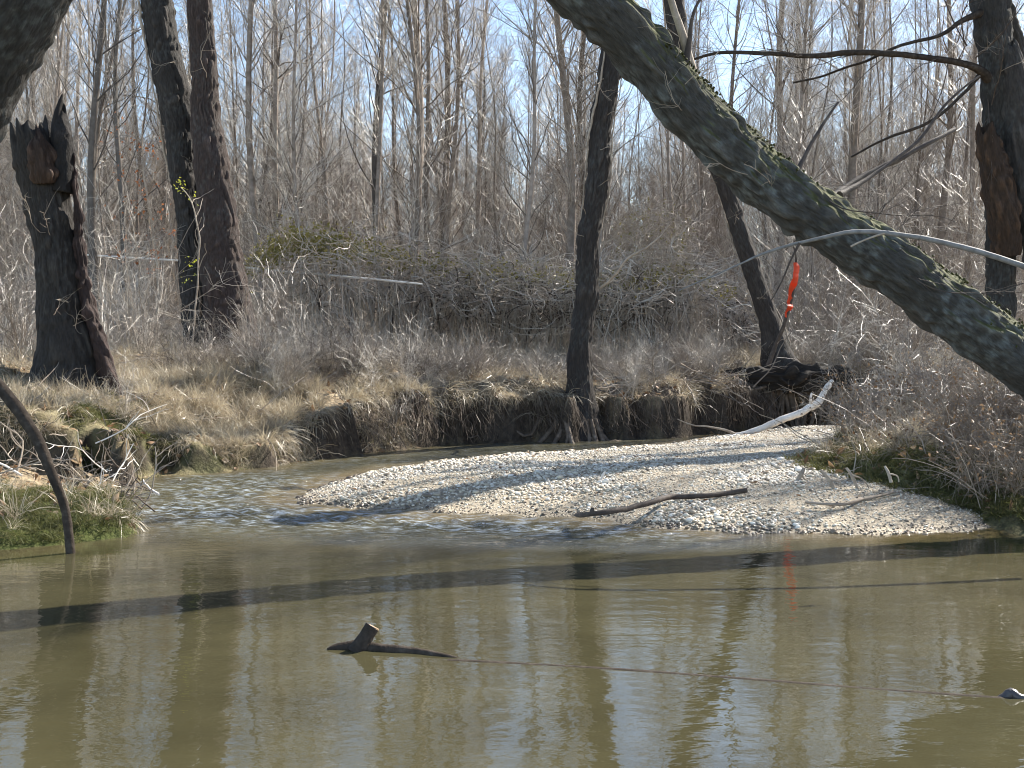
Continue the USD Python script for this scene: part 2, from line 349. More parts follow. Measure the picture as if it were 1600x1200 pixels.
gv, gf = sheet(axis(-160, -7, 8, 160, 0.075), axis(-60, 8.0, 25.0, 330, 0.075), ground_height)
gn = trimesh.Trimesh(gv, gf, process=False).vertex_normals
p2 = gv * np.array([1, 1, 0.6])
mix = lambda a, b, t: np.asarray(a) * (1 - t[:, None]) + np.asarray(b) * t[:, None]
n1, n2 = fbm(p2 * 1.3, 4, 21), fbm(p2 * 4.0, 4, 22)
col = mix((0.20, 0.145, 0.085), (0.33, 0.26, 0.165), smoothstep(0.35, 0.65, n2))                # dry grass and leaves
col = mix(col, np.array((0.20, 0.135, 0.08)), smoothstep(0.5, 0.7, n1) * 0.5)
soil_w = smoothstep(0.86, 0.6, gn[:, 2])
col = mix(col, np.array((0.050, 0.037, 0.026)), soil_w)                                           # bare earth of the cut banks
moss_w = np.maximum(smoothstep(11.3, 10.5, gv[:, 1]) * smoothstep(0, -1, gv[:, 0]) * (gv[:, 0] > -12),
                    smoothstep(15.6, 15.0, gv[:, 1]) * smoothstep(12.6, 13.2, gv[:, 1]) * smoothstep(-2.9, -3.4, gv[:, 0]) * 0.4)
moss_w = np.maximum(moss_w, smoothstep(4.5, 4.0, gv[:, 0]) * (gv[:, 0] > 2.4) * smoothstep(14.5, 13.8, gv[:, 1]) * smoothstep(8.5, 9.5, gv[:, 1]) * 0.6)
col = mix(col, np.array((0.085, 0.10, 0.024)), moss_w * smoothstep(0.3, 0.5, n2 + 0.12) * smoothstep(0.25, 0.6, gn[:, 2]))
col = mix(col, np.array((0.10, 0.075, 0.04)), smoothstep(0.02, -0.1, gv[:, 2]))
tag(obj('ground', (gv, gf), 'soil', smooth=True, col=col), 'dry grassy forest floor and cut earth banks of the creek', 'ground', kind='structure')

xs, ys = np.arange(-3.2, 8.0, 0.055), np.arange(9.2, 21.6, 0.055)
bv, bf = sheet(xs, ys, gravel_height)
ok = (bv[bf][:, :, 2].max(1) > -0.13)
tag(obj('gravel_bar', trimesh.Trimesh(bv, bf[ok]), 'gravel_base', smooth=True), 'pale gravel bar lying across the inside of the creek bend', 'gravel bar', kind='structure')

def riffle(x, y):
    a = np.exp(-((y - 10.40 + 0.30 * (x + 1)) / (0.62 - 0.1 * x)) ** 2) * smoothstep(-4.2, -3.0, x) * smoothstep(2.2, 0.6, x)
    b = np.exp(-((x + 2.9) / 1.1) ** 2) * smoothstep(10.8, 12.0, y) * smoothstep(15.5, 13, y) * 0.75
    c = smoothstep(14.0, 15.5, y) * 0.25
    d = np.exp(-((y - 10.0) / 0.3) ** 2) * smoothstep(-0.5, 1, x) * smoothstep(3.4, 1.5, x) * 0.5
    return np.clip(np.maximum(np.maximum(a, b), np.maximum(c, d)), 0, 1)

LOG_A, LOG_B = on(690, 1028), on(1640, 1094)
def water_height(x, y):
    p = np.stack([x, y * 1.25, 0 * x], -1)
    w = riffle(x, y)
    z = w * (0.075 * (fbm(p * np.array([3.4, 6.0, 1]), 3, 31) - 0.5) + 0.045 * (noise(p * 8 + np.array([0, 0, 3.0]), 32) - 0.5))
    return z + 0.003 * (noise(p * 2.3, 33) - 0.5)
wxs = axis(-90, -4.6, 4.5, 90, 0.032, 1.15)
wys = axis(-1, 9.0, 16.0, 34, 0.032, 1.15)
wv, wf = sheet(wxs, wys, water_height)
shallow = smoothstep(-0.75, 0.0, sdist(PG, wv[:, 0], wv[:, 1]))
near_bank = smoothstep(-0.6, 0.0, sdist(PF, wv[:, 0], wv[:, 1])) * 0.4
wcol = mix((0.047, 0.042, 0.021), (0.11, 0.084, 0.043), np.clip(np.maximum(shallow, near_bank), 0, 1))
tag(obj('creek_water', (wv, wf), 'creek', smooth=True, col=wcol, bark=np.repeat(riffle(wv[:, 0], wv[:, 1])[:, None], 3, 1)), 'muddy brown creek water, calm in front with a small riffle behind', 'water', kind='structure')

def top(x, y):
    x, y = np.asarray(x, float), np.asarray(y, float)
    return np.maximum(ground_height(x, y), gravel_height(x, y))

def g(x, y):
    return float(top(np.array([x]), np.array([y]))[0])

# ------------------------------------------------------------------ big trunks
BARK = 0.5                                                # all old trunks are dark
def trunk_mesh(ctrl, seed, ring=0.022, k=110, furrow=0.034, lumps=0.09, freq=15.0, jag=0.0, moss=0.0, lichen=0.3, base=(0.055, 0.042, 0.034), pale=(0.12, 0.105, 0.09), flare=0.0, mossdir=(0.3, 0.2, 1.0)):
    """ctrl: rows (u, v, width in photograph pixels, distance). Returns vertices, faces, colours, bark coordinates, centre line, radii."""
    c = np.array(ctrl, float)
    P = np.array([at(u, v, d) for u, v, w, d in c])
    R = c[:, 2] / 2 * c[:, 3] / FPX
    t = np.concatenate([[0], np.cumsum(np.linalg.norm(np.diff(P, axis=0), axis=1))])
    n = int(t[-1] / ring)
    s = np.linspace(0, t[-1], n)
    L, r = PchipInterpolator(t, P)(s), PchipInterpolator(t, R)(s)
    for q in range(3):
        L[:, q] += (noise(np.stack([s * 1.1, 0 * s + q * 7.3, 0 * s], -1), seed) - 0.5) * 0.10 * R.mean() * 2
    T = unit(np.gradient(L, axis=0))
    A = unit(np.cross(T, [0, 1.0, 0.02])); B = np.cross(T, A)
    th = np.linspace(0, 2 * PI, k, endpoint=False)
    Rm = R.mean()
    bc = np.stack(np.broadcast_arrays(Rm * np.cos(th)[None], Rm * np.sin(th)[None], s[:, None]), -1)
    f1 = noise(bc * np.array([freq, freq, freq * 0.24]) + noise(bc * 3.0, seed + 5)[..., None] * 1.6, seed)
    f2 = noise(bc * np.array([freq * 2.6, freq * 2.6, freq * 0.8]), seed + 1)
    ridge = 1 - np.abs(2 * f1 - 1)
    ridge = smoothstep(0.15, 0.95, 1 - ridge)
    lump = fbm(bc * np.array([2.2, 2.2, 1.0]), 3, seed + 2) - 0.5
    fl = flare * np.exp(-s / 0.45)[:, None] * (0.55 + 0.9 * (np.cos(th * 5 + seed)[None] * 0.5 + 0.5))
    rad = r[:, None] * (1 + lumps * 2 * lump) + furrow * (ridge - 0.5) + furrow * 0.5 * (f2 - 0.5) + fl
    V = L[:, None] + A[:, None] * (rad * np.cos(th))[..., None] + B[:, None] * (rad * np.sin(th))[..., None]
    if jag:
        w = smoothstep(t[-1] - 0.5, t[-1], s)[:, None]
        V += T[:, None] * (w * jag * (noise(bc * np.array([9, 9, 0.0]), seed + 3) - 0.5) * 2)[..., None]
    i = np.arange(n * k).reshape(n, k); j = np.roll(i, -1, 1)
    F = np.concatenate([np.stack([i[:-1], j[:-1], j[1:]], -1).reshape(-1, 3), np.stack([i[:-1], j[1:], i[1:]], -1).reshape(-1, 3)])
    V = np.vstack([V.reshape(-1, 3), L[0], L[-1] - T[-1] * (0.25 if jag else 0)])
    F = np.vstack([F, np.stack([i[0], np.full(k, n * k), j[0]], -1), np.stack([i[-1], j[-1], np.full(k, n * k + 1)], -1)])
    F = F[:, ::-1]
    m = trimesh.Trimesh(V, F, process=False)
    if m.volume < 0:
        F = F[:, ::-1]; m = trimesh.Trimesh(V, F, process=False)
    bc = np.vstack([bc.reshape(-1, 3), [0, 0, 0], [0, 0, t[-1]]])
    h = np.concatenate([ridge.ravel(), [0.5, 0.5]])
    C = mix(np.array(base) * BARK, np.array(pale) * BARK, np.clip(0.25 + 0.6 * h, 0, 1))
    if lichen:
        li = smoothstep(0.42, 0.72, fbm(bc * np.array([26, 26, 15]), 4, seed + 7)) * smoothstep(0.35, 0.6, fbm(bc * 2.3, 3, seed + 17)) * lichen
        C = mix(C, np.array((0.125, 0.135, 0.13)), li * 0.8)
    if moss:
        up = m.vertex_normals @ unit(mossdir)
        mo = smoothstep(0.15, 0.75, up + 0.9 * (fbm(bc * 5, 4, seed + 8) - 0.5)) * moss
        C = mix(C, np.array((0.085, 0.088, 0.026)), mo)
    return (V, F), C, bc, L, r

def add_trunk(parent, name, ctrl, seed, mat='bark', **kw):
    mesh, C, bc, L, r = trunk_mesh(ctrl, seed, **kw)
    obj(name, mesh, mat, parent, smooth=True, col=C, bark=bc)
    return L, r

def path_px(rows, n=30, wob=0.0, seed=0):
    """Smooth 3D polyline and radii through rows (u, v, width px, distance)."""
    c = np.array(rows, float)
    P = np.array([at(u, v, d) for u, v, w, d in c]); R = c[:, 2] / 2 * c[:, 3] / FPX
    t = np.concatenate([[0], np.cumsum(np.linalg.norm(np.diff(P, axis=0), axis=1))])
    s = np.linspace(0, t[-1], n)
    L = PchipInterpolator(t, P)(s)
    if wob:
        for q in range(3):
            L[:, q] += (fbm(np.stack([s * 3, 0 * s + 3.7 * q, 0 * s], -1), 3, seed) - 0.5) * wob
    return L, PchipInterpolator(t, R)(s)

def stick(name, rows, mat, label=None, cat=None, parent=None, k=8, n=30, wob=0.03, seed=0, group=None, rough=0.12):
    L, r = path_px(rows, n, wob, seed)
    v, f = tubes(L, r, k)
    if rough:
        c = np.repeat(L, k, 0)
        v = c + (v - c) * (1 + rough * 2 * (fbm(v * 14, 3, seed + 3) - 0.5))[:, None]
    p = obj(name, (v, f), mat, parent, smooth=50)
    if label and cat:
        tag(p, label, cat, group)
    return L, r

def shoots(parent, name, L, r, spots, rng, mat='dead_wood', length=(0.5, 1.1), rad=0.006, count=1, rise=0.06):
    """Curly bare sprouts growing from the trunk; each one a part with its side twigs."""
    rad = rad * 0.75
    for q in spots:
        i = int(q * (len(L) - 1))
        a = rng.uniform(0, 2 * PI)
        d = np.array([math.cos(a), -abs(math.sin(a)) * 0.9 - 0.2, rng.uniform(-0.1, 0.6)])
        st = L[i] + unit(d * np.array([1, 1, 0])) * r[i] * 0.9
        P = paths(st[None], d[None], np.array([rng.uniform(*length)]), 9, rng, 0.28, rise)
        parts = [tubes(P, np.linspace(rad, rad * 0.35, 9)[None], 5)]
        ks = rng.integers(2, 8, 6)
        Q = paths(P[0, ks], unit(P[0, ks + 1] - P[0, ks]) + rng.normal(0, 0.6, (6, 3)), rng.uniform(0.15, 0.45, 6), 6, rng, 0.25, rise)
        parts.append(tubes(Q, np.linspace(rad * 0.5, rad * 0.2, 6)[None].repeat(6, 0), 3))
        obj(name, join(*parts), mat, parent)

def vine(parent, L, r, lo, hi, turns, rng, rad=0.018, mat='root_bark', name='vine', phase=None):
    n = 70
    q = np.linspace(lo, hi, n) * (len(L) - 1)
    i = q.astype(int)
    T = unit(np.gradient(L, axis=0))[i]
    A = unit(np.cross(T, [0, 1.0, 0.02])); B = np.cross(T, A)
    ph = (rng.uniform(0, 2 * PI) if phase is None else phase) + np.linspace(0, turns * 2 * PI, n) + 0.5 * np.sin(np.linspace(0, 9, n) + rng.uniform(0, 6))
    P = L[i] + (A * np.cos(ph)[:, None] + B * np.sin(ph)[:, None]) * (r[i] * 1.06 + rad)[:, None]
    P = P + (fbm(P * 6, 2, 5)[:, None] - 0.5) * 0.05
    obj(name, tubes(P, rad * (1 + 0.3 * np.sin(np.linspace(0, 20, n))), 7), mat, parent, smooth=60)

rng = np.random.default_rng(7)

# the leaning trunk across the picture
LD = 9.9
lean = thing('leaning_tree', 'thick mossy tree trunk leaning diagonally over the gravel bar from the right bank', 'tree')
L, r = add_trunk(lean, 'trunk', [(1820, 705, 118, LD), (1700, 630, 106, LD), (1600, 562, 99, LD), (1500, 492, 95, LD), (1400, 419, 92, LD), (1300, 355, 90, LD), (1200, 285, 89, LD), (1100, 194, 90, LD - .1), (1000, 86, 92, LD - .2),
                 (925, 0, 101, LD - .3), (840, -95, 101, LD - .4), (720, -230, 98, LD - .5), (560, -420, 92, LD - .7), (470, -600, 84, LD - .8)], 3, ring=0.016, k=150, furrow=0.045, moss=0.9, lichen=1.0,
                 base=(0.060, 0.054, 0.047), pale=(0.19, 0.18, 0.16), mossdir=(0.55, 0.1, 1.0))
stick('limb', [(1092, 165, 26, LD - .1), (1083, 118, 16, LD - .15), (1068, 60, 13, LD - .2), (1052, 10, 11, LD - .2), (1035, -60, 10, LD - .2)], 'dead_wood', parent=lean, seed=2)
stick('limb', [(1072, 120, 20, LD - .25), (1078, 70, 9, LD - .25), (1082, 30, 6, LD - .25), (1100, -10, 4, LD - .2)], 'dark_wood', parent=lean, seed=3)
stick('limb', [(1240, 280, 12, LD), (1262, 235, 6, LD + .1), (1290, 190, 5, LD + .2), (1310, 160, 3, LD + .3)], 'dark_wood', parent=lean, seed=5)
stick('limb', [(1300, 312, 14, LD + .2), (1340, 280, 9, LD + .5), (1400, 252, 8, LD + .7), (1450, 225, 7, LD + .8), (1492, 203, 7, LD + 1)], 'dark_wood', parent=lean, seed=6)
stick('limb', [(1310, 305, 12, LD + .2), (1370, 268, 6, LD + .5), (1440, 215, 5, LD + .7), (1480, 160, 4, LD + .8), (1530, 118, 3, LD + .9)], 'dark_wood', parent=lean, seed=61)
shoots(lean, 'shoot', L, r, [0.42, 0.47, 0.53, 0.56, 0.61, 0.38, 0.50], rng, length=(0.3, 0.7), rad=0.005)
# moss tufts along its upper side
N = 1500
q = rng.integers(int(len(L) * .1), int(len(L) * .8), N)
T = unit(np.gradient(L, axis=0))[q]
up = unit(np.cross(np.cross(T, [0.45, 0.0, 1.0]), T))
side = np.cross(T, up)
a = rng.normal(0, 0.55, N)
nn = up * np.cos(a)[:, None] + side * np.sin(a)[:, None]
P0 = L[q] + nn * (r[q] * rng.uniform(0.93, 1.05, N))[:, None]
P0 = P0[fbm(P0 * 3.0, 3, 77) > 0.47]
nn = unit(nn[:len(P0)] + rng.normal(0, 0.5, (len(P0), 3)))
PP = paths(P0, nn, rng.uniform(0.008, 0.024, len(P0)), 3, rng, 0.4)
obj('moss', tubes(PP, np.array([[0.012, 0.010, 0.002]]).repeat(len(PP), 0), 4), 'moss_grass', lean)

# dark trunk in the upper left corner
corner = thing('leaning_tree', 'huge dark trunk leaning into the upper left corner of the picture', 'tree')
L, r = add_trunk(corner, 'trunk', [(-205, 520, 195, 10.6), (-148, 380, 185, 10.4), (-95, 210, 178, 10.2), (-48, 90, 172, 10.1), (4, 0, 170, 10.0), (60, -110, 166, 9.9), (140, -300, 160, 9.8), (180, -520, 150, 9.8)], 11,
                 ring=0.018, k=150, furrow=0.035, lichen=0.5, moss=0.3, base=(0.040, 0.035, 0.030), pale=(0.105, 0.095, 0.085))
shoots(corner, 'shoot', L, r, [0.45, 0.52], rng, rad=0.004)

# broken tree on the left bank
broken = thing('broken_tree', 'dark snapped-off tree trunk with a jagged top on the left bank', 'tree')
L, r = add_trunk(broken, 'trunk', [(109, 640, 155, 15.5), (110, 605, 128, 15.5), (107, 560, 104, 15.5), (96, 480, 82, 15.5), (89, 400, 70, 15.5), (79, 330, 71, 15.5), (69, 270, 75, 15.5), (59, 228, 72, 15.5), (53, 205, 56, 15.5)], 21,
                 ring=0.02, k=120, jag=0.22, flare=0.10, lichen=0.15, base=(0.032, 0.026, 0.022), pale=(0.085, 0.07, 0.058))
add_trunk(broken, 'splintered_top', [(97, 300, 36, 15.4), (99, 240, 34, 15.4), (96, 205, 30, 15.4), (97, 175, 20, 15.4), (99, 160, 10, 15.4)], 22, ring=0.02, k=50, jag=0.16, furrow=0.02, lichen=0, base=(0.018, 0.015, 0.013), pale=(0.05, 0.04, 0.035))
add_trunk(broken, 'rotten_wood', [(71, 285, 44, 15.32), (67, 258, 50, 15.28), (63, 236, 46, 15.28), (59, 218, 30, 15.3), (57, 206, 14, 15.34)], 23, ring=0.016, k=60, jag=0.1, furrow=0.06, lumps=0.3, lichen=0, base=(0.05, 0.03, 0.02), pale=(0.15, 0.09, 0.06))
add_trunk(broken, 'rotten_side', [(177, 618, 30, 15.35), (159, 548, 30, 15.35), (139, 480, 24, 15.38), (127, 400, 18, 15.4), (120, 320, 14, 15.4), (113, 240, 8, 15.4)], 24, ring=0.016, k=50, furrow=0.05, lumps=0.2, freq=16, lichen=0, base=(0.045, 0.028, 0.024), pale=(0.12, 0.075, 0.062))
shoots(broken, 'shoot', L, r, [0.62, 0.63, 0.85, 0.3, 0.4], rng, length=(0.3, 0.8), rad=0.006)

# double trunk
double = thing('double_trunk_tree', 'pair of tall dark trunks growing from one base left of the vine thicket', 'tree')
L1, r1 = add_trunk(double, 'trunk', [(334, 575, 100, 22), (325, 530, 78, 22), (308, 430, 54, 22), (294, 330, 42, 22), (283, 240, 46, 22), (269, 145, 52, 22), (250, 50, 52, 22), (240, -20, 50, 22), (218, -180, 46, 22), (200, -380, 40, 22)], 31,
                 ring=0.024, k=110, freq=14, lichen=0.25, base=(0.036, 0.030, 0.026), pale=(0.10, 0.085, 0.075))
L2, r2 = add_trunk(double, 'trunk', [(363, 580, 112, 21.6), (360, 540, 90, 21.6), (353, 460, 72, 21.6), (339, 350, 60, 21.6), (329, 250, 53, 21.6), (321, 150, 44, 21.6), (314, 50, 40, 21.6), (309, -60, 38, 21.6), (305, -220, 36, 21.6), (300, -400, 32, 21.6)], 32,
                 ring=0.024, k=110, freq=14, lichen=0.25, base=(0.050, 0.033, 0.027), pale=(0.15, 0.105, 0.088))
shoots(double, 'shoot', L1, r1, [0.16, 0.25, 0.33, 0.4, 0.45, 0.5, 0.55], rng, length=(0.5, 1.3), rad=0.008)
shoots(double, 'shoot', L2, r2, [0.12, 0.22, 0.3, 0.36, 0.42, 0.47, 0.52, 0.6], rng, length=(0.5, 1.4), rad=0.008)
vine(double, L1, r1, 0.05, 0.8, 0.7, rng, 0.02, 'dead_wood')
vine(double, L2, r2, 0.04, 0.75, 0.4, rng, 0.018, 'dead_wood', phase=-2.6)
vine(double, L2, r2, 0.04, 0.5, -0.3, rng, 0.022, 'root_bark', phase=0.1)

# middle tree at the edge of the far bank
middle = thing('bank_tree', 'single dark trunk with exposed roots rising from the middle of the far bank', 'tree')
L3, r3 = add_trunk(middle, 'trunk', [(893, 730, 150, 19.5), (897, 690, 110, 19.5), (901, 655, 74, 19.45), (906, 610, 46, 19.4), (908, 540, 37, 19.4), (916, 450, 36, 19.4), (924, 350, 35, 19.4), (936, 250, 35, 19.4), (947, 150, 36, 19.4), (957, 50, 35, 19.4), (966, -60, 34, 19.4), (970, -200, 42, 19.4), (985, -380, 38, 19.4)], 41,
                 ring=0.024, k=100, freq=14, flare=0.06, lichen=0.25, base=(0.042, 0.033, 0.028), pale=(0.11, 0.09, 0.078))
shoots(middle, 'shoot', L3, r3, [0.2, 0.26, 0.33, 0.4, 0.45, 0.5, 0.55, 0.36], rng, length=(0.4, 1.0), rad=0.006)
vine(middle, L3, r3, 0.03, 0.7, 0.5, rng, 0.016, 'dead_wood', phase=-2.0)
vine(middle, L3, r3, 0.05, 0.6, -0.5, rng, 0.012, 'dead_wood', phase=-0.8)
stick('dead_branch', [(940, 448, 4, 19.2), (960, 430, 4, 19.0), (985, 400, 3.6, 18.9), (1012, 385, 3, 18.8), (1030, 368, 2, 18.8), (1045, 345, 1.5, 18.8)], 'dead_wood', parent=middle, seed=8, wob=0.12, rough=0.3)
def root_set(parent, base, n, seed, spread=1.4, drop=1.0, rad=0.05, front=True, zoff=0.35):
    rr = np.random.default_rng(seed)
    for i in range(n):
        a = rr.uniform(PI + 0.15, 2 * PI - 0.15) if front else rr.uniform(0, 2 * PI)
        ln = rr.uniform(0.5, 1.0) * spread
        t = np.linspace(0, 1, 14)
        x = base[0] + np.cos(a) * (0.18 + ln * t) + 0.12 * np.sin(t * 7 + i)
        y = base[1] + np.sin(a) * (0.12 + 0.75 * ln * t)
        z = np.minimum(base[2] + zoff - t * 0.3, np.maximum(top(x, y), -0.15) + 0.015 + 0.05 * np.sin(t * 9 + i))
        z[0] = base[2] + zoff
        z = np.convolve(np.pad(z, 1, 'edge'), [0.25, 0.5, 0.25], 'valid')
        obj('root', tubes(np.stack([x, y, z], 1), rad * (1 - 0.75 * t) * rr.uniform(0.6, 1.2), 7), 'root_bark', parent, smooth=60)
root_set(middle, at(901, 655, 19.3), 18, 3, 2.1, rad=0.05, zoff=0.12)

# slender leaning tree with the root plate
slender = thing('bank_tree', 'slender vine-wrapped tree leaning left at the bank top beside the orange ribbon', 'tree')
L4, r4 = add_trunk(slender, 'trunk', [(1224, 590, 74, 22.4), (1216, 565, 52, 22.4), (1205, 510, 34, 22.4), (1186, 450, 30, 22.4), (1168, 395, 29, 22.4), (1150, 340, 28, 22.4), (1134, 290, 28, 22.4), (1108, 225, 35, 22.4), (1075, 140, 33, 22.4), (1060, 60, 33, 22.4), (1050, -50, 31, 22.4), (1035, -250, 28, 22.4)], 51,
                 ring=0.026, k=80, furrow=0.02, freq=12, flare=0.05, lichen=0.2, base=(0.045, 0.035, 0.029), pale=(0.12, 0.095, 0.08))
for ph in (-2.9, -2.2, -1.4, -0.7):
    vine(slender, L4, r4, 0.06, 0.62, rng.uniform(-0.35, 0.35), rng, 0.013, 'dead_wood', phase=ph)
shoots(slender, 'shoot', L4, r4, [0.15, 0.22, 0.3, 0.37, 0.42], rng, length=(0.3, 0.8), rad=0.005)
root_set(slender, at(1216, 580, 22.0), 16, 5, 2.4, rad=0.05, zoff=0.12)
root_set(slender, at(1290, 596, 21.7), 10, 6, 1.3, rad=0.03, zoff=0.1)
add_trunk(slender, 'root_plate', [(1120, 600, 22, 22.0), (1180, 592, 40, 21.7), (1250, 590, 48, 21.6), (1310, 590, 44, 21.8), (1350, 602, 24, 22.2)], 52, ring=0.022, k=90, furrow=0.20, lumps=0.55, freq=5.5, lichen=0, base=(0.030, 0.023, 0.018), pale=(0.07, 0.055, 0.042))

# right-hand tree with the hollow stub
righttree = thing('hollow_tree', 'dark two-stemmed tree with a hollow stub at the right edge of the picture', 'tree')
RD = 17.5
L5, r5 = add_trunk(righttree, 'trunk', [(1563, 640, 70, RD), (1560, 540, 48, RD), (1562, 440, 44, RD), (1564, 330, 46, RD), (1562, 220, 48, RD), (1556, 110, 54, RD), (1545, 0, 58, RD), (1535, -120, 54, RD), (1525, -320, 48, RD)], 61, ring=0.024, k=90, lichen=0.3, moss=0.25, base=(0.040, 0.034, 0.029), pale=(0.10, 0.09, 0.078))
add_trunk(righttree, 'broken_stub', [(1572, 400, 40, RD - .3), (1566, 330, 52, RD - .35), (1556, 270, 48, RD - .35), (1548, 222, 40, RD - .35), (1546, 200, 34, RD - .35)], 62, ring=0.02, k=80, jag=0.14, furrow=0.045, lichen=0, base=(0.030, 0.020, 0.014), pale=(0.16, 0.09, 0.05))
add_trunk(righttree, 'second_stem', [(1640, 420, 54, RD - .2), (1612, 330, 56, RD - .2), (1596, 240, 52, RD - .2), (1588, 160, 46, RD - .2), (1583, 100, 34, RD - .2), (1578, 68, 20, RD - .2)], 63, ring=0.022, k=80, jag=0.08, lichen=0.2, base=(0.05, 0.042, 0.036), pale=(0.14, 0.12, 0.105))
add_trunk(righttree, 'second_trunk', [(1625, 420, 50, RD + .4), (1612, 250, 50, RD + .4), (1590, 120, 48, RD + .4), (1562, 20, 44, RD + .4), (1540, -60, 40, RD + .3)], 64, ring=0.024, k=70, lichen=0.2)
stick('limb', [(1545, 122, 18, RD - .1), (1520, 104, 12, RD - .3), (1470, 92, 10, RD - .5), (1400, 85, 9.5, RD - .7), (1330, 82, 9.5, RD - .8), (1270, 88, 8, RD - .8), (1200, 84, 7, RD - .7), (1130, 82, 5.5, RD - .6), (1085, 92, 4, RD - .5)], 'matte_dark', parent=righttree, seed=9)
stick('limb', [(1530, 118, 8, RD - .1), (1500, 150, 5, RD - .3), (1455, 190, 5, RD - .4), (1390, 215, 4, RD - .5), (1330, 245, 3, RD - .5)], 'matte_dark', parent=righttree, seed=10)
stick('limb', [(1535, 20, 14, RD - .1), (1500, 35, 8, RD - .3), (1470, 55, 6, RD - .4), (1410, 70, 5, RD - .5), (1340, 100, 4, RD - .5), (1240, 130, 3, RD - .5)], 'matte_dark', parent=righttree, seed=11)
shoots(righttree, 'shoot', L5, r5, [0.35, 0.45, 0.55, 0.6], rng, length=(0.5, 1.2), rad=0.006)

def branchlets(parent, rows, count, seed, length, rad, mat='twig_brown', updown=0.0):
    r_ = np.random.default_rng(seed)
    L, _ = path_px(rows, 40)
    for q in range(count):
        k = r_.integers(4, 38)
        P = paths(L[k][None], (unit(L[k + 1] - L[k]) + r_.normal(0, 0.6, 3) + np.array([0, 0, updown]))[None], np.array([r_.uniform(*length)]), 14, r_, 0.10, 0.0)
        ks = r_.integers(2, 12, 10)
        Q = paths(P[0, ks], unit(P[0, ks + 1] - P[0, ks]) + r_.normal(0, 0.5, (10, 3)), r_.uniform(0.2, 0.8, 10), 8, r_, 0.14)
        obj('branchlet', join(tubes(P, np.linspace(rad, rad * .3, 14)[None], 5), tubes(Q, np.linspace(rad * .45, rad * .2, 8)[None].repeat(10, 0), 3)), mat, parent)
branchlets(righttree, [(1530, 110, 15, RD - .2), (1400, 85, 12, RD - .7), (1270, 88, 10, RD - .8), (1130, 82, 7, RD - .6)], 9, 5, (0.8, 2.2), 0.008, 'dark_wood', -0.1)
branchlets(righttree, [(1545, 200, 10, RD), (1500, 60, 10, RD - .3), (1450, 40, 8, RD - .4)], 7, 6, (1.2, 2.8), 0.010, 'dark_wood', -0.2)
branchlets(lean, [(1120, 150, 9, LD), (1250, 270, 9, LD), (1400, 400, 9, LD + .1)], 7, 7, (0.6, 1.5), 0.006, 'dark_wood', 0.8)

# ------------------------------------------------------------------ the wood behind: prototypes of slender bare trees
def bare_tree(seed, H, R, limbs=46, twigs=9, sub=2, wander=0.05, low=0.12):
    r_ = np.random.default_rng(seed)
    n = 26
    s = np.linspace(0, 1, n)
    ph = r_.uniform(0, 6, 4)
    tx = 0.16 * np.sin(s * 5 + ph[0]) * s + 0.10 * np.sin(s * 11 + ph[1]) + r_.uniform(-0.6, 0.6) * s ** 1.5
    ty = 0.16 * np.sin(s * 4 + ph[2]) * s + 0.10 * np.sin(s * 12 + ph[3]) + r_.uniform(-0.5, 0.5) * s ** 1.5
    tr = np.stack([tx - tx[0], ty - ty[0], s * H - 0.15], 1)
    rad = R * (1 - 0.86 * s ** 0.9); rad[0] *= 1.35
    trunk = tubes(tr, rad, 9)
    hs = low + (0.98 - low) * r_.uniform(0, 1, limbs) ** 0.8
    i = np.clip((hs * (n - 1)).astype(int), 0, n - 2)
    st = tr[i] + (tr[i + 1] - tr[i]) * (hs * (n - 1) - i)[:, None]
    az = r_.uniform(0, 2 * PI, limbs)
    el = r_.uniform(0.55, 1.3, limbs)
    d = np.stack([np.cos(az) * np.cos(el), np.sin(az) * np.cos(el), np.sin(el)], 1)
    ln = (0.5 + 2.4 * (1 - hs) * np.minimum(1, hs * 3.0) * r_.uniform(0.4, 1.2, limbs) + r_.uniform(0, 0.9, limbs)) * H / 15
    LP = paths(st, d, ln, 8, r_, 0.14, 0.05)
    lr = np.clip(rad[i] * 0.30, 0.005, 0.020)[:, None] * np.linspace(1, 0.25, 8)[None]
    limb = tubes(LP, lr, 4)
    m = limbs * twigs
    li = np.repeat(np.arange(limbs), twigs); lk = r_.integers(1, 7, m)
    td = unit(LP[li, lk + 1] - LP[li, lk]) + r_.normal(0, 0.55, (m, 3))
    TP = paths(LP[li, lk], td, r_.uniform(0.35, 1.2, m), 5, r_, 0.13, 0.07)
    parts = [tubes(TP, np.linspace(0.0052, 0.0022, 5)[None].repeat(m, 0), 3)]
    if sub:
        m2 = m * sub
        ti = np.repeat(np.arange(m), sub); tk = r_.integers(1, 4, m2)
        sd = unit(TP[ti, tk + 1] - TP[ti, tk]) + r_.normal(0, 0.6, (m2, 3))
        SP = paths(TP[ti, tk], sd, r_.uniform(0.15, 0.55, m2), 4, r_, 0.16, 0.04)
        parts.append(tubes(SP, np.linspace(0.0032, 0.0015, 4)[None].repeat(m2, 0), 3))
    return trunk, limb, join(*parts)

UsdGeom.Scope.Define(stage, '/Prototypes')
stage.GetPrimAtPath('/Prototypes').SetSpecifier(Sdf.SpecifierClass)
def proto(name, parts):
    path = '/Prototypes/' + name
    x = stage.CreateClassPrim(path); x.SetTypeName('Xform')
    for n_, mesh, mat, sm in parts:
        usdkit.mesh(stage, path + '/' + n_, mesh, M[mat], smooth=sm)
    return path

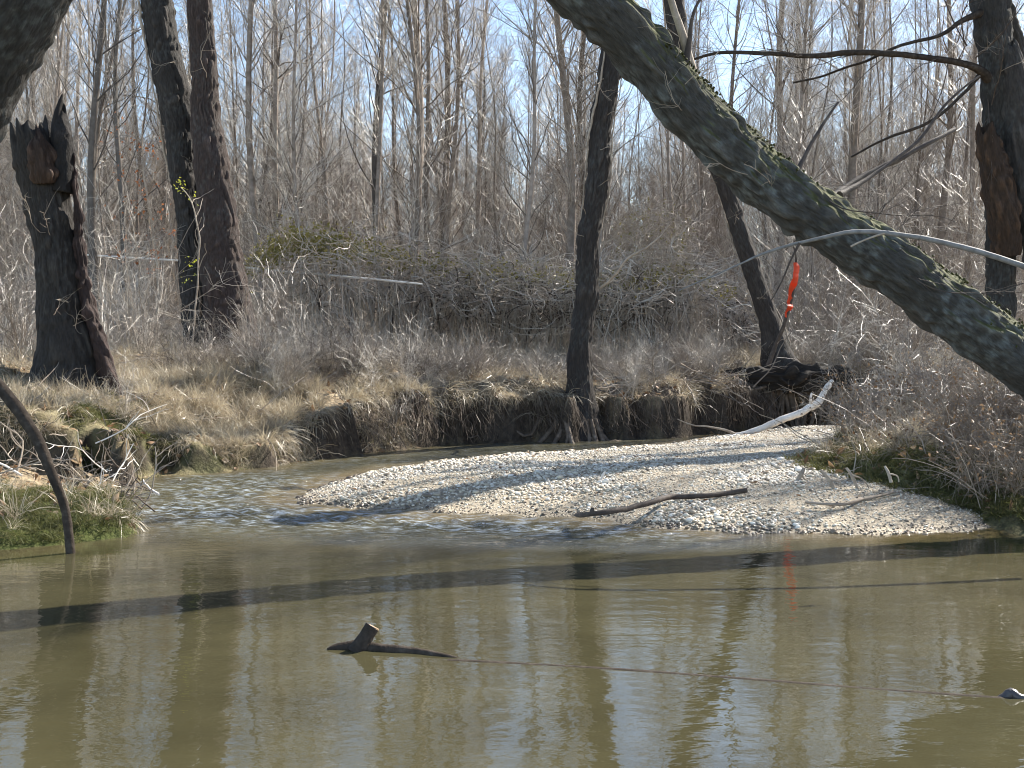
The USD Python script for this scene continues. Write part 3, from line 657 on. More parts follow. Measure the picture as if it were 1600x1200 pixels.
TREES, TREE_MESH = [], []
for i in range(9):
    H, R = (13, 0.06) if i % 3 == 0 else (15, 0.085) if i % 3 == 1 else (17, 0.115)
    t = bare_tree(100 + i, H, R, limbs=52 + 6 * (i % 3), twigs=10, sub=2, low=0.05)
    TREES.append(proto('bare_tree_%d' % i, [('trunk', t[0], 'wood_bark', True), ('limbs', t[1], 'wood_bark', False), ('twigs', t[2], 'twig_grey', False)]))
    TREE_MESH.append(t)
DARK = []
for i in range(3):
    t = bare_tree(140 + i, 17, 0.115, limbs=40, twigs=8, low=0.25)
    DARK.append(proto('dark_tree_%d' % i, [('trunk', t[0], 'wood_bark_dark', True), ('limbs', t[1], 'wood_bark_dark', False), ('twigs', t[2], 'twig_grey', False)]))

taken = []
def plant(u, d, proto_path, label, group, scale, rz, tilt=0.0):
    p = at(u, 540, d); x, y = p[0], p[1]
    taken.append((x, y))
    copy_of(proto_path, 'bare_tree', label, 'tree', (x, y, g(x, y)), rz, scale, group, tilt)

named = [(152, 25.5, 'D', 'dark bare tree standing just right of the snapped-off trunk', 0.9), (188, 29, 'D', 'dark slim bare tree second to the right of the snapped-off trunk', 0.8),
         (213, 33, 'T', 'pale slim bare tree just left of the double trunk', 0.9), (445, 31, 'T', 'brown bare tree first to the right of the double trunk', 0.95),
         (590, 30.5, 'D', 'straight dark bare tree standing behind the left half of the vine thicket', 1.0), (500, 37, 'T', 'slim bare tree behind the pale fallen pole', 1.0),
         (690, 34, 'T', 'reddish bare tree behind the centre of the vine thicket', 1.1), (745, 36, 'D', 'thin dark bare tree behind the vine thicket left of the middle trunk', 0.6),
         (792, 33, 'T', 'curving slim bare tree left of the middle trunk', 0.8), (1345, 29, 'T', 'brown bare tree showing above the leaning trunk near its foot', 1.15),
         (1375, 36, 'D', 'thin dark bare tree behind the leaning trunk at right', 0.7), (1425, 34, 'T', 'tall bare tree behind the long dark limb at right', 0.9), (1500, 30, 'T', 'bare tree just left of the hollow tree', 0.8),
         (1060, 33, 'T', 'bare tree behind the gap between middle trunk and slender leaning tree', 0.85)]
for i, (u, d, k_, lab, sc) in enumerate(named):
    plant(u, d, (DARK[i % 3] if k_ == 'D' else TREES[(i * 2 + 2) % 9]), lab, None, sc, rng.uniform(0, 360), rng.uniform(-2, 2))
regions = [(-1e9, 225, 'slender bare grey tree in the wood left of the double trunk', 'bare trees left of the double trunk'),
           (225, 640, 'slender bare grey tree in the wood between double trunk and thicket centre', 'bare trees right of the double trunk'),
           (640, 930, 'slender bare grey tree in the wood just left of the middle trunk', 'bare trees left of the middle trunk'),
           (930, 1220, 'slender bare grey tree in the wood between middle trunk and orange ribbon', 'bare trees right of the middle trunk'),
           (1220, 1e9, 'slender bare grey tree in the wood at right behind the leaning trunk', 'bare trees behind the leaning trunk')]
n_tree = 0
for t in range(4000):
    if n_tree >= 280:
        break
    d = 27 + 48 * rng.uniform() ** 0.85
    u = rng.uniform(-60, 1660)
    p = at(u, 540, d)
    if any((p[0] - a) ** 2 + (p[1] - b) ** 2 < (0.55 + 0.008 * d) ** 2 for a, b in taken):
        continue
    lab, gr = next((l, gg) for lo, hi, l, gg in regions if lo <= u < hi)
    plant(u, d, TREES[rng.integers(0, 9)], lab, gr, (lambda q_: (q_ * rng.uniform(0.65, 1.2), q_ * rng.uniform(0.65, 1.2), q_))(rng.uniform(0.65, 1.15)), rng.uniform(0, 360), rng.normal(0, 3.4))
    n_tree += 1

# the far wood, and trees outside the frame that the sky and water look through
N = 720
d = np.sqrt(rng.uniform(75 ** 2, 150 ** 2, N)); a = rng.uniform(-0.62, 0.62, N)
pos = np.stack([d * np.sin(a), d * np.cos(a)], 1)
N2 = 70
d2 = rng.uniform(28, 75, N2); a2 = rng.choice([-1, 1], N2) * rng.uniform(0.47, 0.95, N2)
pos = np.vstack([pos, np.stack([d2 * np.sin(a2), d2 * np.cos(a2)], 1), [(9.4, 15.6), (11.6, 18.6), (14.5, 20.5), (9.6, 20.8), (10.5, 19.6)]])
pz = top(pos[:, 0], pos[:, 1])
far_protos = [(t_[j], m_, False) for t_ in TREE_MESH[:5] for j, m_ in ((0, 'wood_bark'), (1, 'wood_bark'), (2, 'twig_grey'))]
pick = rng.integers(0, 5, len(pos))
P3 = np.repeat(np.column_stack([pos, pz]), 3, 0)
yw, sc = np.repeat(rng.uniform(0, 6.28, len(pos)), 3), np.repeat(rng.uniform(0.8, 1.2, len(pos)), 3)
scatter('far_wood', far_protos, P3, yw, 0 * yw, sc, 'far bare wood closing the view behind the nearer trees', 'wood', which=(np.repeat(pick, 3) * 3 + np.tile([0, 1, 2], len(pos))))

# ------------------------------------------------------------------ shrubs, brambles, vines
def shrub(seed, h=1.4, spread=0.5, stems=14, twigs=6, sub=2, arch=-0.02, rad=0.008, wander=0.13):
    r_ = np.random.default_rng(seed)
    az, lean_ = r_.uniform(0, 2 * PI, stems), r_.uniform(0.05, spread, stems)
    st = np.stack([r_.normal(0, 0.13, stems), r_.normal(0, 0.13, stems), 0 * az - 0.05], 1)
    d = np.stack([np.cos(az) * lean_, np.sin(az) * lean_, 1 + 0 * az], 1)
    S = paths(st, d, h * r_.uniform(0.6, 1.2, stems), 9, r_, wander, arch)
    parts = [tubes(S, rad * np.linspace(1, 0.4, 9)[None].repeat(stems, 0), 4)]
    m = stems * twigs
    si = np.repeat(np.arange(stems), twigs); sk = r_.integers(1, 8, m)
    T_ = paths(S[si, sk], unit(S[si, sk + 1] - S[si, sk]) + r_.normal(0, 0.6, (m, 3)), h * r_.uniform(0.12, 0.42, m), 5, r_, 0.2, arch)
    tw = [tubes(T_, rad * np.linspace(0.55, 0.25, 5)[None].repeat(m, 0), 3)]
    m2 = m * sub
    if sub:
        ti = np.repeat(np.arange(m), sub); tk = r_.integers(1, 4, m2)
        Q = paths(T_[ti, tk], unit(T_[ti, tk + 1] - T_[ti, tk]) + r_.normal(0, 0.7, (m2, 3)), h * r_.uniform(0.06, 0.22, m2), 4, r_, 0.2, arch)
        tw.append(tubes(Q, rad * np.linspace(0.35, 0.15, 4)[None].repeat(m2, 0), 3))
    return parts[0], join(*tw)

def leaf_cards(P, rng_, size, fold=0.35):
    """Small folded leaves at P: two triangles each, with a crease."""
    n = len(P)
    a = unit(rng_.normal(0, 1, (n, 3))); b = unit(np.cross(a, rng_.normal(0, 1, (n, 3)))); c = np.cross(a, b)
    s = (size * rng_.uniform(0.6, 1.3, n))[:, None]
    V = np.stack([P, P + a * s * 0.5 + b * s * 0.3 + c * s * fold * 0.4, P + a * s, P + a * s * 0.5 - b * s * 0.3 + c * s * fold * 0.4], 1).reshape(-1, 3)
    i = np.arange(n)[:, None] * 4
    return V, np.concatenate([i + [0, 1, 2], i + [0, 2, 3]])

BUSH = []
for i in range(6):
    st_, tw_ = shrub(200 + i, 1.5, [0.5, 0.8, 1.0][i % 3], 16, 8, 2, [0.0, -0.06, -0.12][i % 3], 0.0056)
    BUSH.append((st_, tw_))
BUSHP = [proto('shrub_%d' % i, [('stems', s_, 'twig_brown' if i % 2 else 'twig_grey', False), ('twigs', t_, 'twig_grey' if i % 3 else 'twig_brown', False)]) for i, (s_, t_) in enumerate(BUSH)]

MOUND = []
for i in range(5):
    s_, t_ = shrub(240 + i, 1.3, 0.9, 20, 8, 2, -0.07, 0.0055, 0.11)
    lv_ = leaf_cards(t_[0][np.random.default_rng(i).integers(0, len(t_[0]), 130)], np.random.default_rng(i + 5), 0.055, 0.6)
    MOUND.append(proto('mound_shrub_%d' % i, [('stems', s_, 'twig_brown', False), ('twigs', t_, 'twig_brown', False), ('leaves', lv_, 'dry_leaf', False)]))

TALL = []
for i in range(4):
    s_, t_ = shrub(260 + i, 2.6, [0.35, 0.55][i % 2], 20, 10, 3, [0.0, -0.03][i % 2], 0.0068, 0.09)
    TALL.append(proto('tall_bush_%d' % i, [('stems', s_, 'twig_brown', False), ('twigs', t_, 'twig_grey' if i % 2 else 'twig_brown', False)]))

def scatter_bushes(name, pos, scale, label, cat, seed, mats=('twig_grey', 'twig_brown')):
    r_ = np.random.default_rng(seed)
    z = top(pos[:, 0], pos[:, 1])
    pr = [(join(*b), mats[i % len(mats)], False) for i, b in enumerate(BUSH)]
    scatter(name, pr, np.column_stack([pos, z]), r_.uniform(0, 6.28, len(pos)), np.abs(r_.normal(0, 0.12, len(pos))), scale, label, cat, seed)

# undergrowth through the wood
N = 1500
d = np.sqrt(rng.uniform(24 ** 2, 62 ** 2, N)); a = rng.uniform(-0.5, 0.5, N)
pos = np.stack([d * np.sin(a), d * np.cos(a)], 1)
ok_ = ~((np.abs(pos[:, 0] + 0.2) < 5.6) & (pos[:, 1] < 27.2) & (rng.uniform(0, 1, N) < 0.96)); pos, d = pos[ok_], d[ok_]; N = len(pos)
scatter_bushes('undergrowth', pos, rng.uniform(0.6, 1.75, N) * (0.75 + d / 80), 'tangled bare undergrowth covering the floor of the wood', 'undergrowth', 5)

for q, (u0, v0, d0, u1, v1, d1, rad, lab) in enumerate(((980, 535, 31, 1090, 520, 30, 0.09, 'grey fallen trunk lying on the forest floor behind the leafy bush'), (1290, 545, 30, 1110, 395, 33, 0.05, 'thin dead stem leaning far over behind the slender leaning tree'),
                                                    (640, 500, 33, 560, 300, 35, 0.05, 'dead stem leaning left behind the vine thicket'), (1500, 520, 28, 1395, 330, 30, 0.05, 'dead stem leaning left beyond the foot of the leaning trunk'), (60, 520, 28, 175, 500, 26, 0.08, 'grey fallen trunk behind the snapped-off trunk'))):
    A_, B_ = at(u0, v0, d0), at(u1, v1, d1)
    A_[2] = g(A_[0], A_[1]) + 0.02
    if v1 > 480:
        B_[2] = g(B_[0], B_[1]) + 0.25
    s_ = np.linspace(0, 1, 24)[:, None]
    P = A_ + (B_ - A_) * s_ + (fbm(np.stack([s_[:, 0] * 3, 0 * s_[:, 0] + q, 0 * s_[:, 0]], -1), 2, 8)[:, None] - 0.5) * 0.25
    t_ = thing('dead_tree', lab, 'dead tree')
    obj('trunk', tubes(P, rad * np.linspace(1, 0.55, 24), 9), 'dead_wood', t_, smooth=60)
    kk = rng.integers(6, 22, 7)
    Bp = paths(P[kk], rng.normal(0, 1, (7, 3)) + np.array([0, 0, 0.5]), rng.uniform(0.4, 1.1, 7), 7, rng, 0.15)
    obj('broken_limbs', tubes(Bp, np.linspace(0.014, 0.005, 7)[None].repeat(7, 0), 5), 'dead_wood', t_)

# thin straight saplings standing between the trees
SAP = []
for i in range(4):
    t_ = bare_tree(170 + i, 6.5, 0.026, limbs=26, twigs=5, sub=1, low=0.15)
    SAP.append((join(*t_), 'twig_brown' if i % 2 else 'wood_bark', False))
N = 640
d = np.sqrt(rng.uniform(29 ** 2, 66 ** 2, N)); a = rng.uniform(-0.48, 0.48, N)
pos = np.stack([d * np.sin(a), d * np.cos(a)], 1)
scatter('sapling_thicket', SAP, np.column_stack([pos, top(pos[:, 0], pos[:, 1])]), rng.uniform(0, 6.28, N), np.abs(rng.normal(0, 0.07, N)), rng.uniform(0.5, 1.1, N) * np.clip(d / 40, 0.8, 1.8), 'crowded thin saplings filling the gaps between the woodland trees', 'saplings', 19)

# the wall of vines hung over a fallen pole
def wall_point(u, frac, depth):
    """u along the photograph, frac of the height."""
    d_ = 27.0 + 1.2 * np.sin(u * 0.011) + depth
    topv = np.interp(u, [380, 450, 520, 600, 700, 800, 900, 1000, 1060, 1120, 1170], [425, 385, 388, 405, 425, 432, 440, 445, 430, 455, 470]) 
    x = (u - 800) / FPX * d_
    zt = EYE + (540 - topv) / FPX * d_
    topv = topv + 26 * (fbm(np.stack([u * 0.017, 0 * u, 0 * u], -1), 3, 91) - 0.5) * 2
    zb = 1.1
    return np.stack([x, d_, zb + (zt - zb) * frac], -1)
vines = thing('vine_thicket', 'long tangled wall of hanging vines behind the bank, left of and behind the middle trunk', 'vines')
r_ = np.random.default_rng(9)
N = 1100
u = 385 + 785 * r_.beta(1.5, 1.5, N); st = wall_point(u, r_.uniform(0.72, 1.04, N), r_.normal(0, 0.5, N))
S = paths(st, np.stack([r_.normal(0, .25, N), r_.normal(0, .25, N), -1 + 0 * u], 1), (st[:, 2] - 1.1) * r_.uniform(0.35, 1.1, N), 9, r_, 0.11, -0.2)
obj('hanging_stems', tubes(S, (r_.uniform(0.003, 0.010, N))[:, None] * np.ones((1, 9)), 3), 'twig_grey', vines)
N = 1900
u = 385 + 785 * r_.beta(1.4, 1.4, N); st = wall_point(u, np.clip(r_.normal(0.86, 0.19, N), 0.2, 1.3), r_.normal(0, 0.8, N))
S = paths(st, r_.normal(0, 1, (N, 3)) * np.array([1.2, 0.7, 0.5]), r_.uniform(0.5, 1.5, N), 9, r_, 0.33, -0.05)
obj('tangled_stems', tubes(S, (r_.uniform(0.003, 0.008, N))[:, None] * np.ones((1, 9)), 3), 'twig_brown', vines)
h_ = N // 2
obj('pale_stems', tubes(S[:h_] + np.array([0.03, -0.25, 0.12]), (r_.uniform(0.003, 0.008, h_))[:, None] * np.ones((1, 9)), 3), 'twig_grey', vines)
N = 620
u = np.clip(r_.normal(860, 170, N), 480, 1160); st = wall_point(u, np.clip(r_.normal(0.76, 0.14, N), 0.3, 0.98), r_.normal(0.15, 0.45, N))
S = paths(st, r_.normal(0, 1, (N, 3)) * np.array([1.2, 0.7, 0.5]), r_.uniform(0.5, 1.3, N), 9, r_, 0.33, -0.08)
obj('dark_stems', tubes(S, (r_.uniform(0.005, 0.012, N))[:, None] * np.ones((1, 9)), 3), 'dark_wood', vines)
N = 4200
u = np.concatenate([r_.normal(490, 70, N // 2), r_.uniform(400, 1150, N - N // 2)])
obj('leaves', leaf_cards(wall_point(u, np.clip(r_.normal(1.02, 0.08, N), 0.6, 1.3), r_.normal(-0.1, 0.5, N)), r_, 0.085), 'vine_leaf', vines)
for q, uu in enumerate((500, 545, 612, 674, 686, 728, 741, 768, 826, 870, 940, 985)):
    b_, t_ = wall_point(np.array([uu]), 0, 0.1)[0], wall_point(np.array([uu + r_.normal(0, 6)]), 0.97, 0.1)[0]
    s_ = np.linspace(0, 1, 12)[:, None]
    P = b_ + (t_ - b_) * s_ + (fbm(np.stack([s_[:, 0] * 4, s_[:, 0] * 0 + q, s_[:, 0] * 0], -1), 2, 4)[:, None] - 0.5) * np.array([0.35, 0.2, 0])
    P[0, 2] -= 0.2
    obj('upright_stem', tubes(P, r_.uniform(0.018, 0.05) * np.linspace(1, 0.6, 12), 6), 'dark_wood', vines, smooth=60)
stick('fallen_pole', [(130, 398, 3, 26.2), (175, 401, 3, 26.1), (300, 409, 3, 26), (400, 420, 3.2, 25.9), (500, 429, 3.6, 25.8), (600, 438, 3.6, 25.7), (660, 444, 2.6, 25.7)], 'bleached_wood', 'thin pale pole lying across the vines right of the double trunk', 'pole', seed=1, wob=0.02)

# vine-draped bush behind the middle tree, green leaves
bush = thing('leafy_bush', 'rounded greenish vine-draped bush behind the bank between middle trunk and slender tree', 'bush')
c = at(1020, 400, 26.5)
N = 900
dirs = unit(r_.normal(0, 1, (N, 3))); P = c + dirs * (np.array([1.0, 0.8, 1.25]) * r_.uniform(0.35, 1.0, (N, 1)) ** 0.5)
S = paths(P, r_.normal(0, 1, (N, 3)) - np.array([0, 0, 0.3]), r_.uniform(0.4, 1.2, N), 7, r_, 0.3, -0.1)
obj('stems', tubes(S, np.full((N, 7), 0.005), 3), 'twig_brown', bush)
obj('leaves', leaf_cards(P[:650] + r_.normal(0, 0.1, (650, 3)), r_, 0.06), 'vine_leaf', bush)
b0 = np.array([c[0], c[1], g(c[0], c[1])])
obj('main_stem', tubes(np.linspace(b0, c, 8), np.linspace(0.05, 0.03, 8), 6), 'twig_brown', bush)

# rust-leaved sapling, left of the double trunk
rust = thing('rust_leaved_sapling', 'sapling still holding rust-coloured leaves left of the double trunk', 'sapling')
b0 = at(238, 560, 25.5); b0[2] = g(b0[0], b0[1])
tr_ = paths(b0[None], np.array([[0.05, 0, 1.0]]), np.array([5.0]), 14, r_, 0.05)
obj('trunk', tubes(tr_, np.linspace(0.03, 0.008, 14)[None], 6), 'twig_brown', rust)
LP = paths(tr_[0, r_.integers(5, 13, 40)], r_.normal(0, 1, (40, 3)) * np.array([1, 1, 0.3]), r_.uniform(0.4, 1.1, 40), 6, r_, 0.15)
obj('limbs', tubes(LP, np.full((40, 6), 0.005), 3), 'twig_brown', rust)
obj('leaves', leaf_cards(LP[r_.integers(0, 40, 230), r_.integers(2, 6, 230)] + r_.normal(0, 0.06, (230, 3)), r_, 0.075), 'rust_leaf', rust)
# thin sprout with fresh yellow-green leaves in front of the double trunk
spr = thing('budding_sapling', 'thin sapling with a few yellow-green leaves in front of the double trunk', 'sapling')
Lp, rp = path_px([(300, 560, 3, 20.8), (306, 470, 3, 20.8), (311, 370, 2.6, 20.8), (302, 320, 2, 20.8), (282, 292, 1.5, 20.8)], 26, 0.05, 3)
tw_ = paths(Lp[[6, 9, 12, 14, 16, 18, 20, 22]], r_.normal(0, 1, (8, 3)) + np.array([0, 0, 0.8]), r_.uniform(0.3, 0.8, 8), 7, r_, 0.2, 0.05)
obj('stem', join(tubes(Lp, rp, 6), tubes(tw_, np.full((8, 7), 0.006), 4)), 'dead_wood', spr)
lp = np.vstack([at(281, 291, 20.75) + r_.normal(0, 0.07, (26, 3)), at(298, 413, 20.75) + r_.normal(0, 0.06, (14, 3)), at(296, 440, 20.75) + r_.normal(0, 0.06, (9, 3)), at(301, 305, 20.75) + r_.normal(0, 0.07, (8, 3))])
obj('leaves', leaf_cards(lp, r_, 0.05), 'fresh_leaf', spr)

# shrubs along the bank and on the right mound: each one a thing
def put_bush(u, v, d_, i, sc, name, label, group=None, tilt=0.0):
    p = at(u, v, d_)
    copy_of(BUSHP[i % 6], name, label, 'shrub', (p[0], p[1], g(p[0], p[1]) - 0.03), rng.uniform(0, 360), sc, group, tilt)
for q, (u_, d_, sc) in enumerate(((430, 19.5, 0.65), (478, 18.8, 0.7), (520, 18.9, 0.62), (568, 18.8, 0.7), (620, 19.3, 0.72), (668, 19.8, 0.5), (740, 20.5, 0.5), (800, 20.9, 0.55), (980, 21.5, 0.55), (1060, 22, 0.5), (845, 20.5, 0.4), (280, 18.5, 0.7), (230, 19.0, 0.75), (390, 21, 0.8))):
    put_bush(u_, 600, d_, q, sc, 'bank_shrub', 'grey twiggy shrub growing along the top edge of the far bank', 'shrubs on the far bank edge')
for q in range(102):
    x_, y_ = (rng.uniform(3.3, 8.0), rng.uniform(10.0, 19.0)) if q < 78 else (rng.uniform(4.2, 6.2), rng.uniform(9.8, 12.8))
    if not shapely.contains_xy(PR.buffer(-0.3), x_, y_):
        continue
    z_ = g(x_, y_)
    lab_, gr_ = (('low brown shrub at the foot of the right bank, beside the gravel bar', 'shrubs beside the gravel') if x_ < 4.6 else ('brown twiggy shrub higher on the right bank under the leaning trunk', 'shrubs higher on the right bank'))
    copy_of(MOUND[q % 5], 'mound_shrub', lab_, 'shrub', (x_, y_, z_ - 0.05), rng.uniform(0, 360), rng.uniform(0.4, 0.8), gr_, rng.uniform(-15, 15))

r_ = np.random.default_rng(44)
bx = r_.uniform(-5, 7.5, 1500); by = r_.uniform(14, 25, 1500)
sb = sdist(PF, bx, by)
okb = (sb > 0.12) & (sb < 3.2) & (fbm(np.stack([bx, by, 0 * bx], -1) * 0.9, 3, 45) > 0.49)
pos = np.stack([bx, by], 1)[okb]
scatter_bushes('bank_brambles', pos, r_.uniform(0.2, 0.62, len(pos)), 'low arching brambles tangled along the far bank edge', 'brambles', 46, ('twig_brown', 'twig_grey', 'dark_wood'))

for q, (u_, d_, sc, lab) in enumerate(((418, 22.5, 1.6, 'tall pale twiggy bush just right of the double trunk'), (215, 20.0, 1.9, 'tall twiggy bush between the snapped-off trunk and the double trunk'),
                                       (25, 17.5, 1.7, 'tall pale bush behind the left side of the snapped-off trunk'), (160, 18.5, 1.5, 'twiggy bush just right of the snapped-off trunk'), (1330, 24.5, 1.7, 'tall bush behind the leaning trunk, right of the orange ribbon'),
                                       (1450, 20.5, 1.8, 'tall brown bush under the lower end of the leaning trunk'), (1085, 24.5, 1.4, 'bush behind the bank just left of the slender leaning tree'))):
    p = at(u_, 560, d_)
    copy_of(TALL[q % 4], 'tall_bush', lab, 'bush', (p[0], p[1], g(p[0], p[1]) - 0.05), rng.uniform(0, 360), sc * 0.5)

# ------------------------------------------------------------------ grass, leaves, pebbles
def tussock(seed, n, h, spread, droop, width):
    r_ = np.random.default_rng(seed)
    az = r_.uniform(0, 2 * PI, n)
    st = np.stack([r_.normal(0, 0.05, n), r_.normal(0, 0.05, n), 0 * az - 0.02], 1)
    d = np.stack([np.cos(az) * spread * r_.uniform(0.2, 1.3, n), np.sin(az) * spread * r_.uniform(0.2, 1.3, n), 1 + 0 * az], 1)
    S = paths(st, d, h * r_.uniform(0.5, 1.25, n), 5, r_, 0.12, droop)
    side = unit(np.cross(S[:, -1] - S[:, 0], [0, 0, 1.0]) + r_.normal(0, 0.3, (n, 3)))[:, None]
    w = width * np.array([1, 0.9, 0.7, 0.45, 0.1])[None, :, None]
    V = np.stack([S - side * w, S + side * w], 2).reshape(-1, 3)
    i = (np.arange(n)[:, None] * 10 + np.arange(4)[None] * 2).reshape(-1, 1)
    return V, np.concatenate([i + [0, 1, 3], i + [0, 3, 2]])

DRY = [(tussock(300 + i, 30, h, sp, dr, 0.0042), 'straw', False) for i, (h, sp, dr) in enumerate(((0.34, 0.7, -0.25), (0.5, 1.2, -0.55), (0.26, 1.0, -0.35), (0.48, 0.6, -0.2), (0.46, 1.3, -0.7)))]
GREEN = [(tussock(320 + i, 70, h, 1.1, -0.2, 0.003), 'moss_grass', False) for i, h in enumerate((0.045, 0.06, 0.085))]

def land_points(n, x0, x1, y0, y1, seed, test=None):
    r_ = np.random.default_rng(seed)
    x, y = r_.uniform(x0, x1, n), r_.uniform(y0, y1, n)
    keep = np.maximum(sdist(PF, x, y), sdist(PR, x, y)) > 0.03
    if test is not None:
        keep &= test(x, y)
    x, y = x[keep], y[keep]
    return np.column_stack([x, y, top(x, y)])

dry_ok = lambda x, y: (y > np.where(x < -2.9, 13.1 + 2.2 * noise(np.stack([x * 2.5, y * 2.5, 0 * x], -1), 4), 11.5)) & (np.abs(x) < y * 0.5 + 1) & ((sdist(PF, x, y) > 0.15) | (sdist(PR, x, y) > 0.25))
P = np.vstack([land_points(16000, -9, 10, 12, 26, 1, dry_ok), land_points(9000, -20, 20, 24, 40, 2, dry_ok)])
keep = fbm(P * np.array([1.3, 1.3, 0]), 3, 55) > 0.40
P = P[keep]
scatter('dry_grass', DRY, P, rng.uniform(0, 6.28, len(P)), np.abs(rng.normal(0, 0.25, len(P))), rng.uniform(0.5, 1.1, len(P)) * np.where(P[:, 1] > 22, 1.15, 0.85), 'dry straw-coloured grass on the banks and forest floor', 'grass', 3)
# thick short grass over the rounded left bank, and a little in the green turf by the water
r_ = np.random.default_rng(91)
P = np.vstack([land_points(9000, -6.2, -1.2, 12.9, 18.2, 92, lambda x, y: (sdist(PF, x, y) > 0.08) & (fbm(np.stack([x, y, 0 * x], -1) * 1.6, 3, 93) > 0.36)),
               land_points(240, -5.5, -2.7, 8.8, 11.2, 94)])
scatter('bank_grass', DRY + GREEN[1:], P, r_.uniform(0, 6.28, len(P)), np.abs(r_.normal(0, 0.4, len(P))), r_.uniform(0.4, 0.85, len(P)), 'flattened straw grass and moss over the rounded left bank', 'grass', 95)
# grass hanging over the bank edge
r_ = np.random.default_rng(14)
ring = PF.exterior
edge = [ring.interpolate(t_) for t_ in np.arange(0, ring.length, 0.03)]
ex = np.array([(p.x, p.y) for p in edge]); ex = ex[(np.abs(ex[:, 0]) < 8) & (ex[:, 1] > 11) & (ex[:, 1] < 24)]
ex = np.repeat(ex, 5, 0) + r_.normal(0, 0.3, (len(ex) * 5, 2))
s_ = sdist(PF, ex[:, 0], ex[:, 1]); ex = ex[(s_ > 0.10) & (s_ < 1.0)]
P = np.column_stack([ex, top(ex[:, 0], ex[:, 1])]); P = P[P[:, 2] > 0.25]
P = P[fbm(P * np.array([1.5, 1.5, 0.5]), 3, 56) > 0.56]
scatter('overhanging_grass', [DRY[1], DRY[4]], P, r_.uniform(0, 6.28, len(P)), np.abs(r_.normal(0, 0.5, len(P))), r_.uniform(0.5, 1.05, len(P)), 'dry grass hanging over the edge of the cut bank', 'grass', 4)
mossy = lambda x, y: ((x < -2.5) & (y < 11.2)) | ((x < -2.4) & (y < 15.3) & (y > 13.0) & (sdist(PF, x, y) > 0.3)) | ((x > 2.4) & (x < 5.0) & (sdist(PR, x, y) > -0.02) & (sdist(PR, x, y) < 0.75) & (y < 14.3))
P = land_points(42000, -6, 5.2, 7.5, 15.3, 3, mossy)
P = P[fbm(P * 2.0, 3, 57) > 0.36]
scatter('mossy_turf', GREEN, P, rng.uniform(0, 6.28, len(P)), np.abs(rng.normal(0, 0.35, len(P))), rng.uniform(0.5, 1.25, len(P)), 'short green mossy turf on the low banks beside the water', 'turf', 6)
# fallen leaves
lv, lf = leaf_cards(np.zeros((1, 3)), np.random.default_rng(1), 0.08)
def flat_leaf(seed, size):
    r_ = np.random.default_rng(seed)
    y_ = np.array([0, .2, .45, .75, 1.0]); w_ = np.array([.03, .24, .30, .17, 0.0]) * r_.uniform(.8, 1.2)
    curl = r_.uniform(0.1, 0.5)
    V = [(sgn * w_[k] * size, y_[k] * size, (abs(sgn) * w_[k] * 0.7 + curl * (y_[k] - .4) ** 2 * 1.5) * size) for k in range(5) for sgn in (-1, 0, 1)]
    F = [f for k in range(4) for c in (0, 1) for f in ([k*3+c, k*3+c+1, k*3+c+4], [k*3+c, k*3+c+4, k*3+c+3])]
    return np.array(V), np.array(F)
LEAF = [(flat_leaf(k_, 0.09), 'dry_leaf', True) for k_ in range(5)]
P = np.vstack([land_points(11000, -8, 9, 9.5, 25, 7), land_points(9000, -18, 18, 24, 40, 8)])
lx, ly = np.random.default_rng(81).uniform(-1.5, 5.5, 420), np.random.default_rng(82).uniform(10, 20, 420)
lk = sdist(PG, lx, ly) > 0.25
nl = len(P); P = np.vstack([P, np.column_stack([lx, ly, top(lx, ly)])[lk]])
scatter('leaf_litter', LEAF, P + np.array([0, 0, 0.02]), rng.uniform(0, 6.28, len(P)), np.where(np.arange(len(P)) < nl, rng.uniform(0, 3.1, len(P)), rng.uniform(0, 0.4, len(P))), rng.uniform(0.5, 1.3, len(P)) * np.where(np.arange(len(P)) < nl, 1, 0.5), 'fallen brown leaves lying over banks and forest floor', 'leaves', 8)
# dead twigs lying about
r_ = np.random.default_rng(71)
P = np.vstack([land_points(2600, -7, 9, 11, 24, 31, lambda x, y: fbm(np.stack([x, y, 0 * x], -1) * 1.2, 2, 9) > 0.42), land_points(1500, -14, 14, 23, 34, 32)])
d_ = np.column_stack([r_.normal(0, 1, (len(P), 2)), r_.normal(0.12, 0.35, len(P))])
S = paths(P + np.array([0, 0, 0.04]), d_, r_.uniform(0.2, 0.9, len(P)), 6, r_, 0.16)
S[:, :, 2] = np.maximum(S[:, :, 2], top(S[:, :, 0], S[:, :, 1]) + 0.01)
tag(obj('dead_twigs', tubes(S, r_.uniform(0.003, 0.009, (len(P), 1)) * np.linspace(1, .5, 6)[None], 3), 'dead_wood'), 'small dead twigs lying over the banks', 'twigs', kind='stuff')
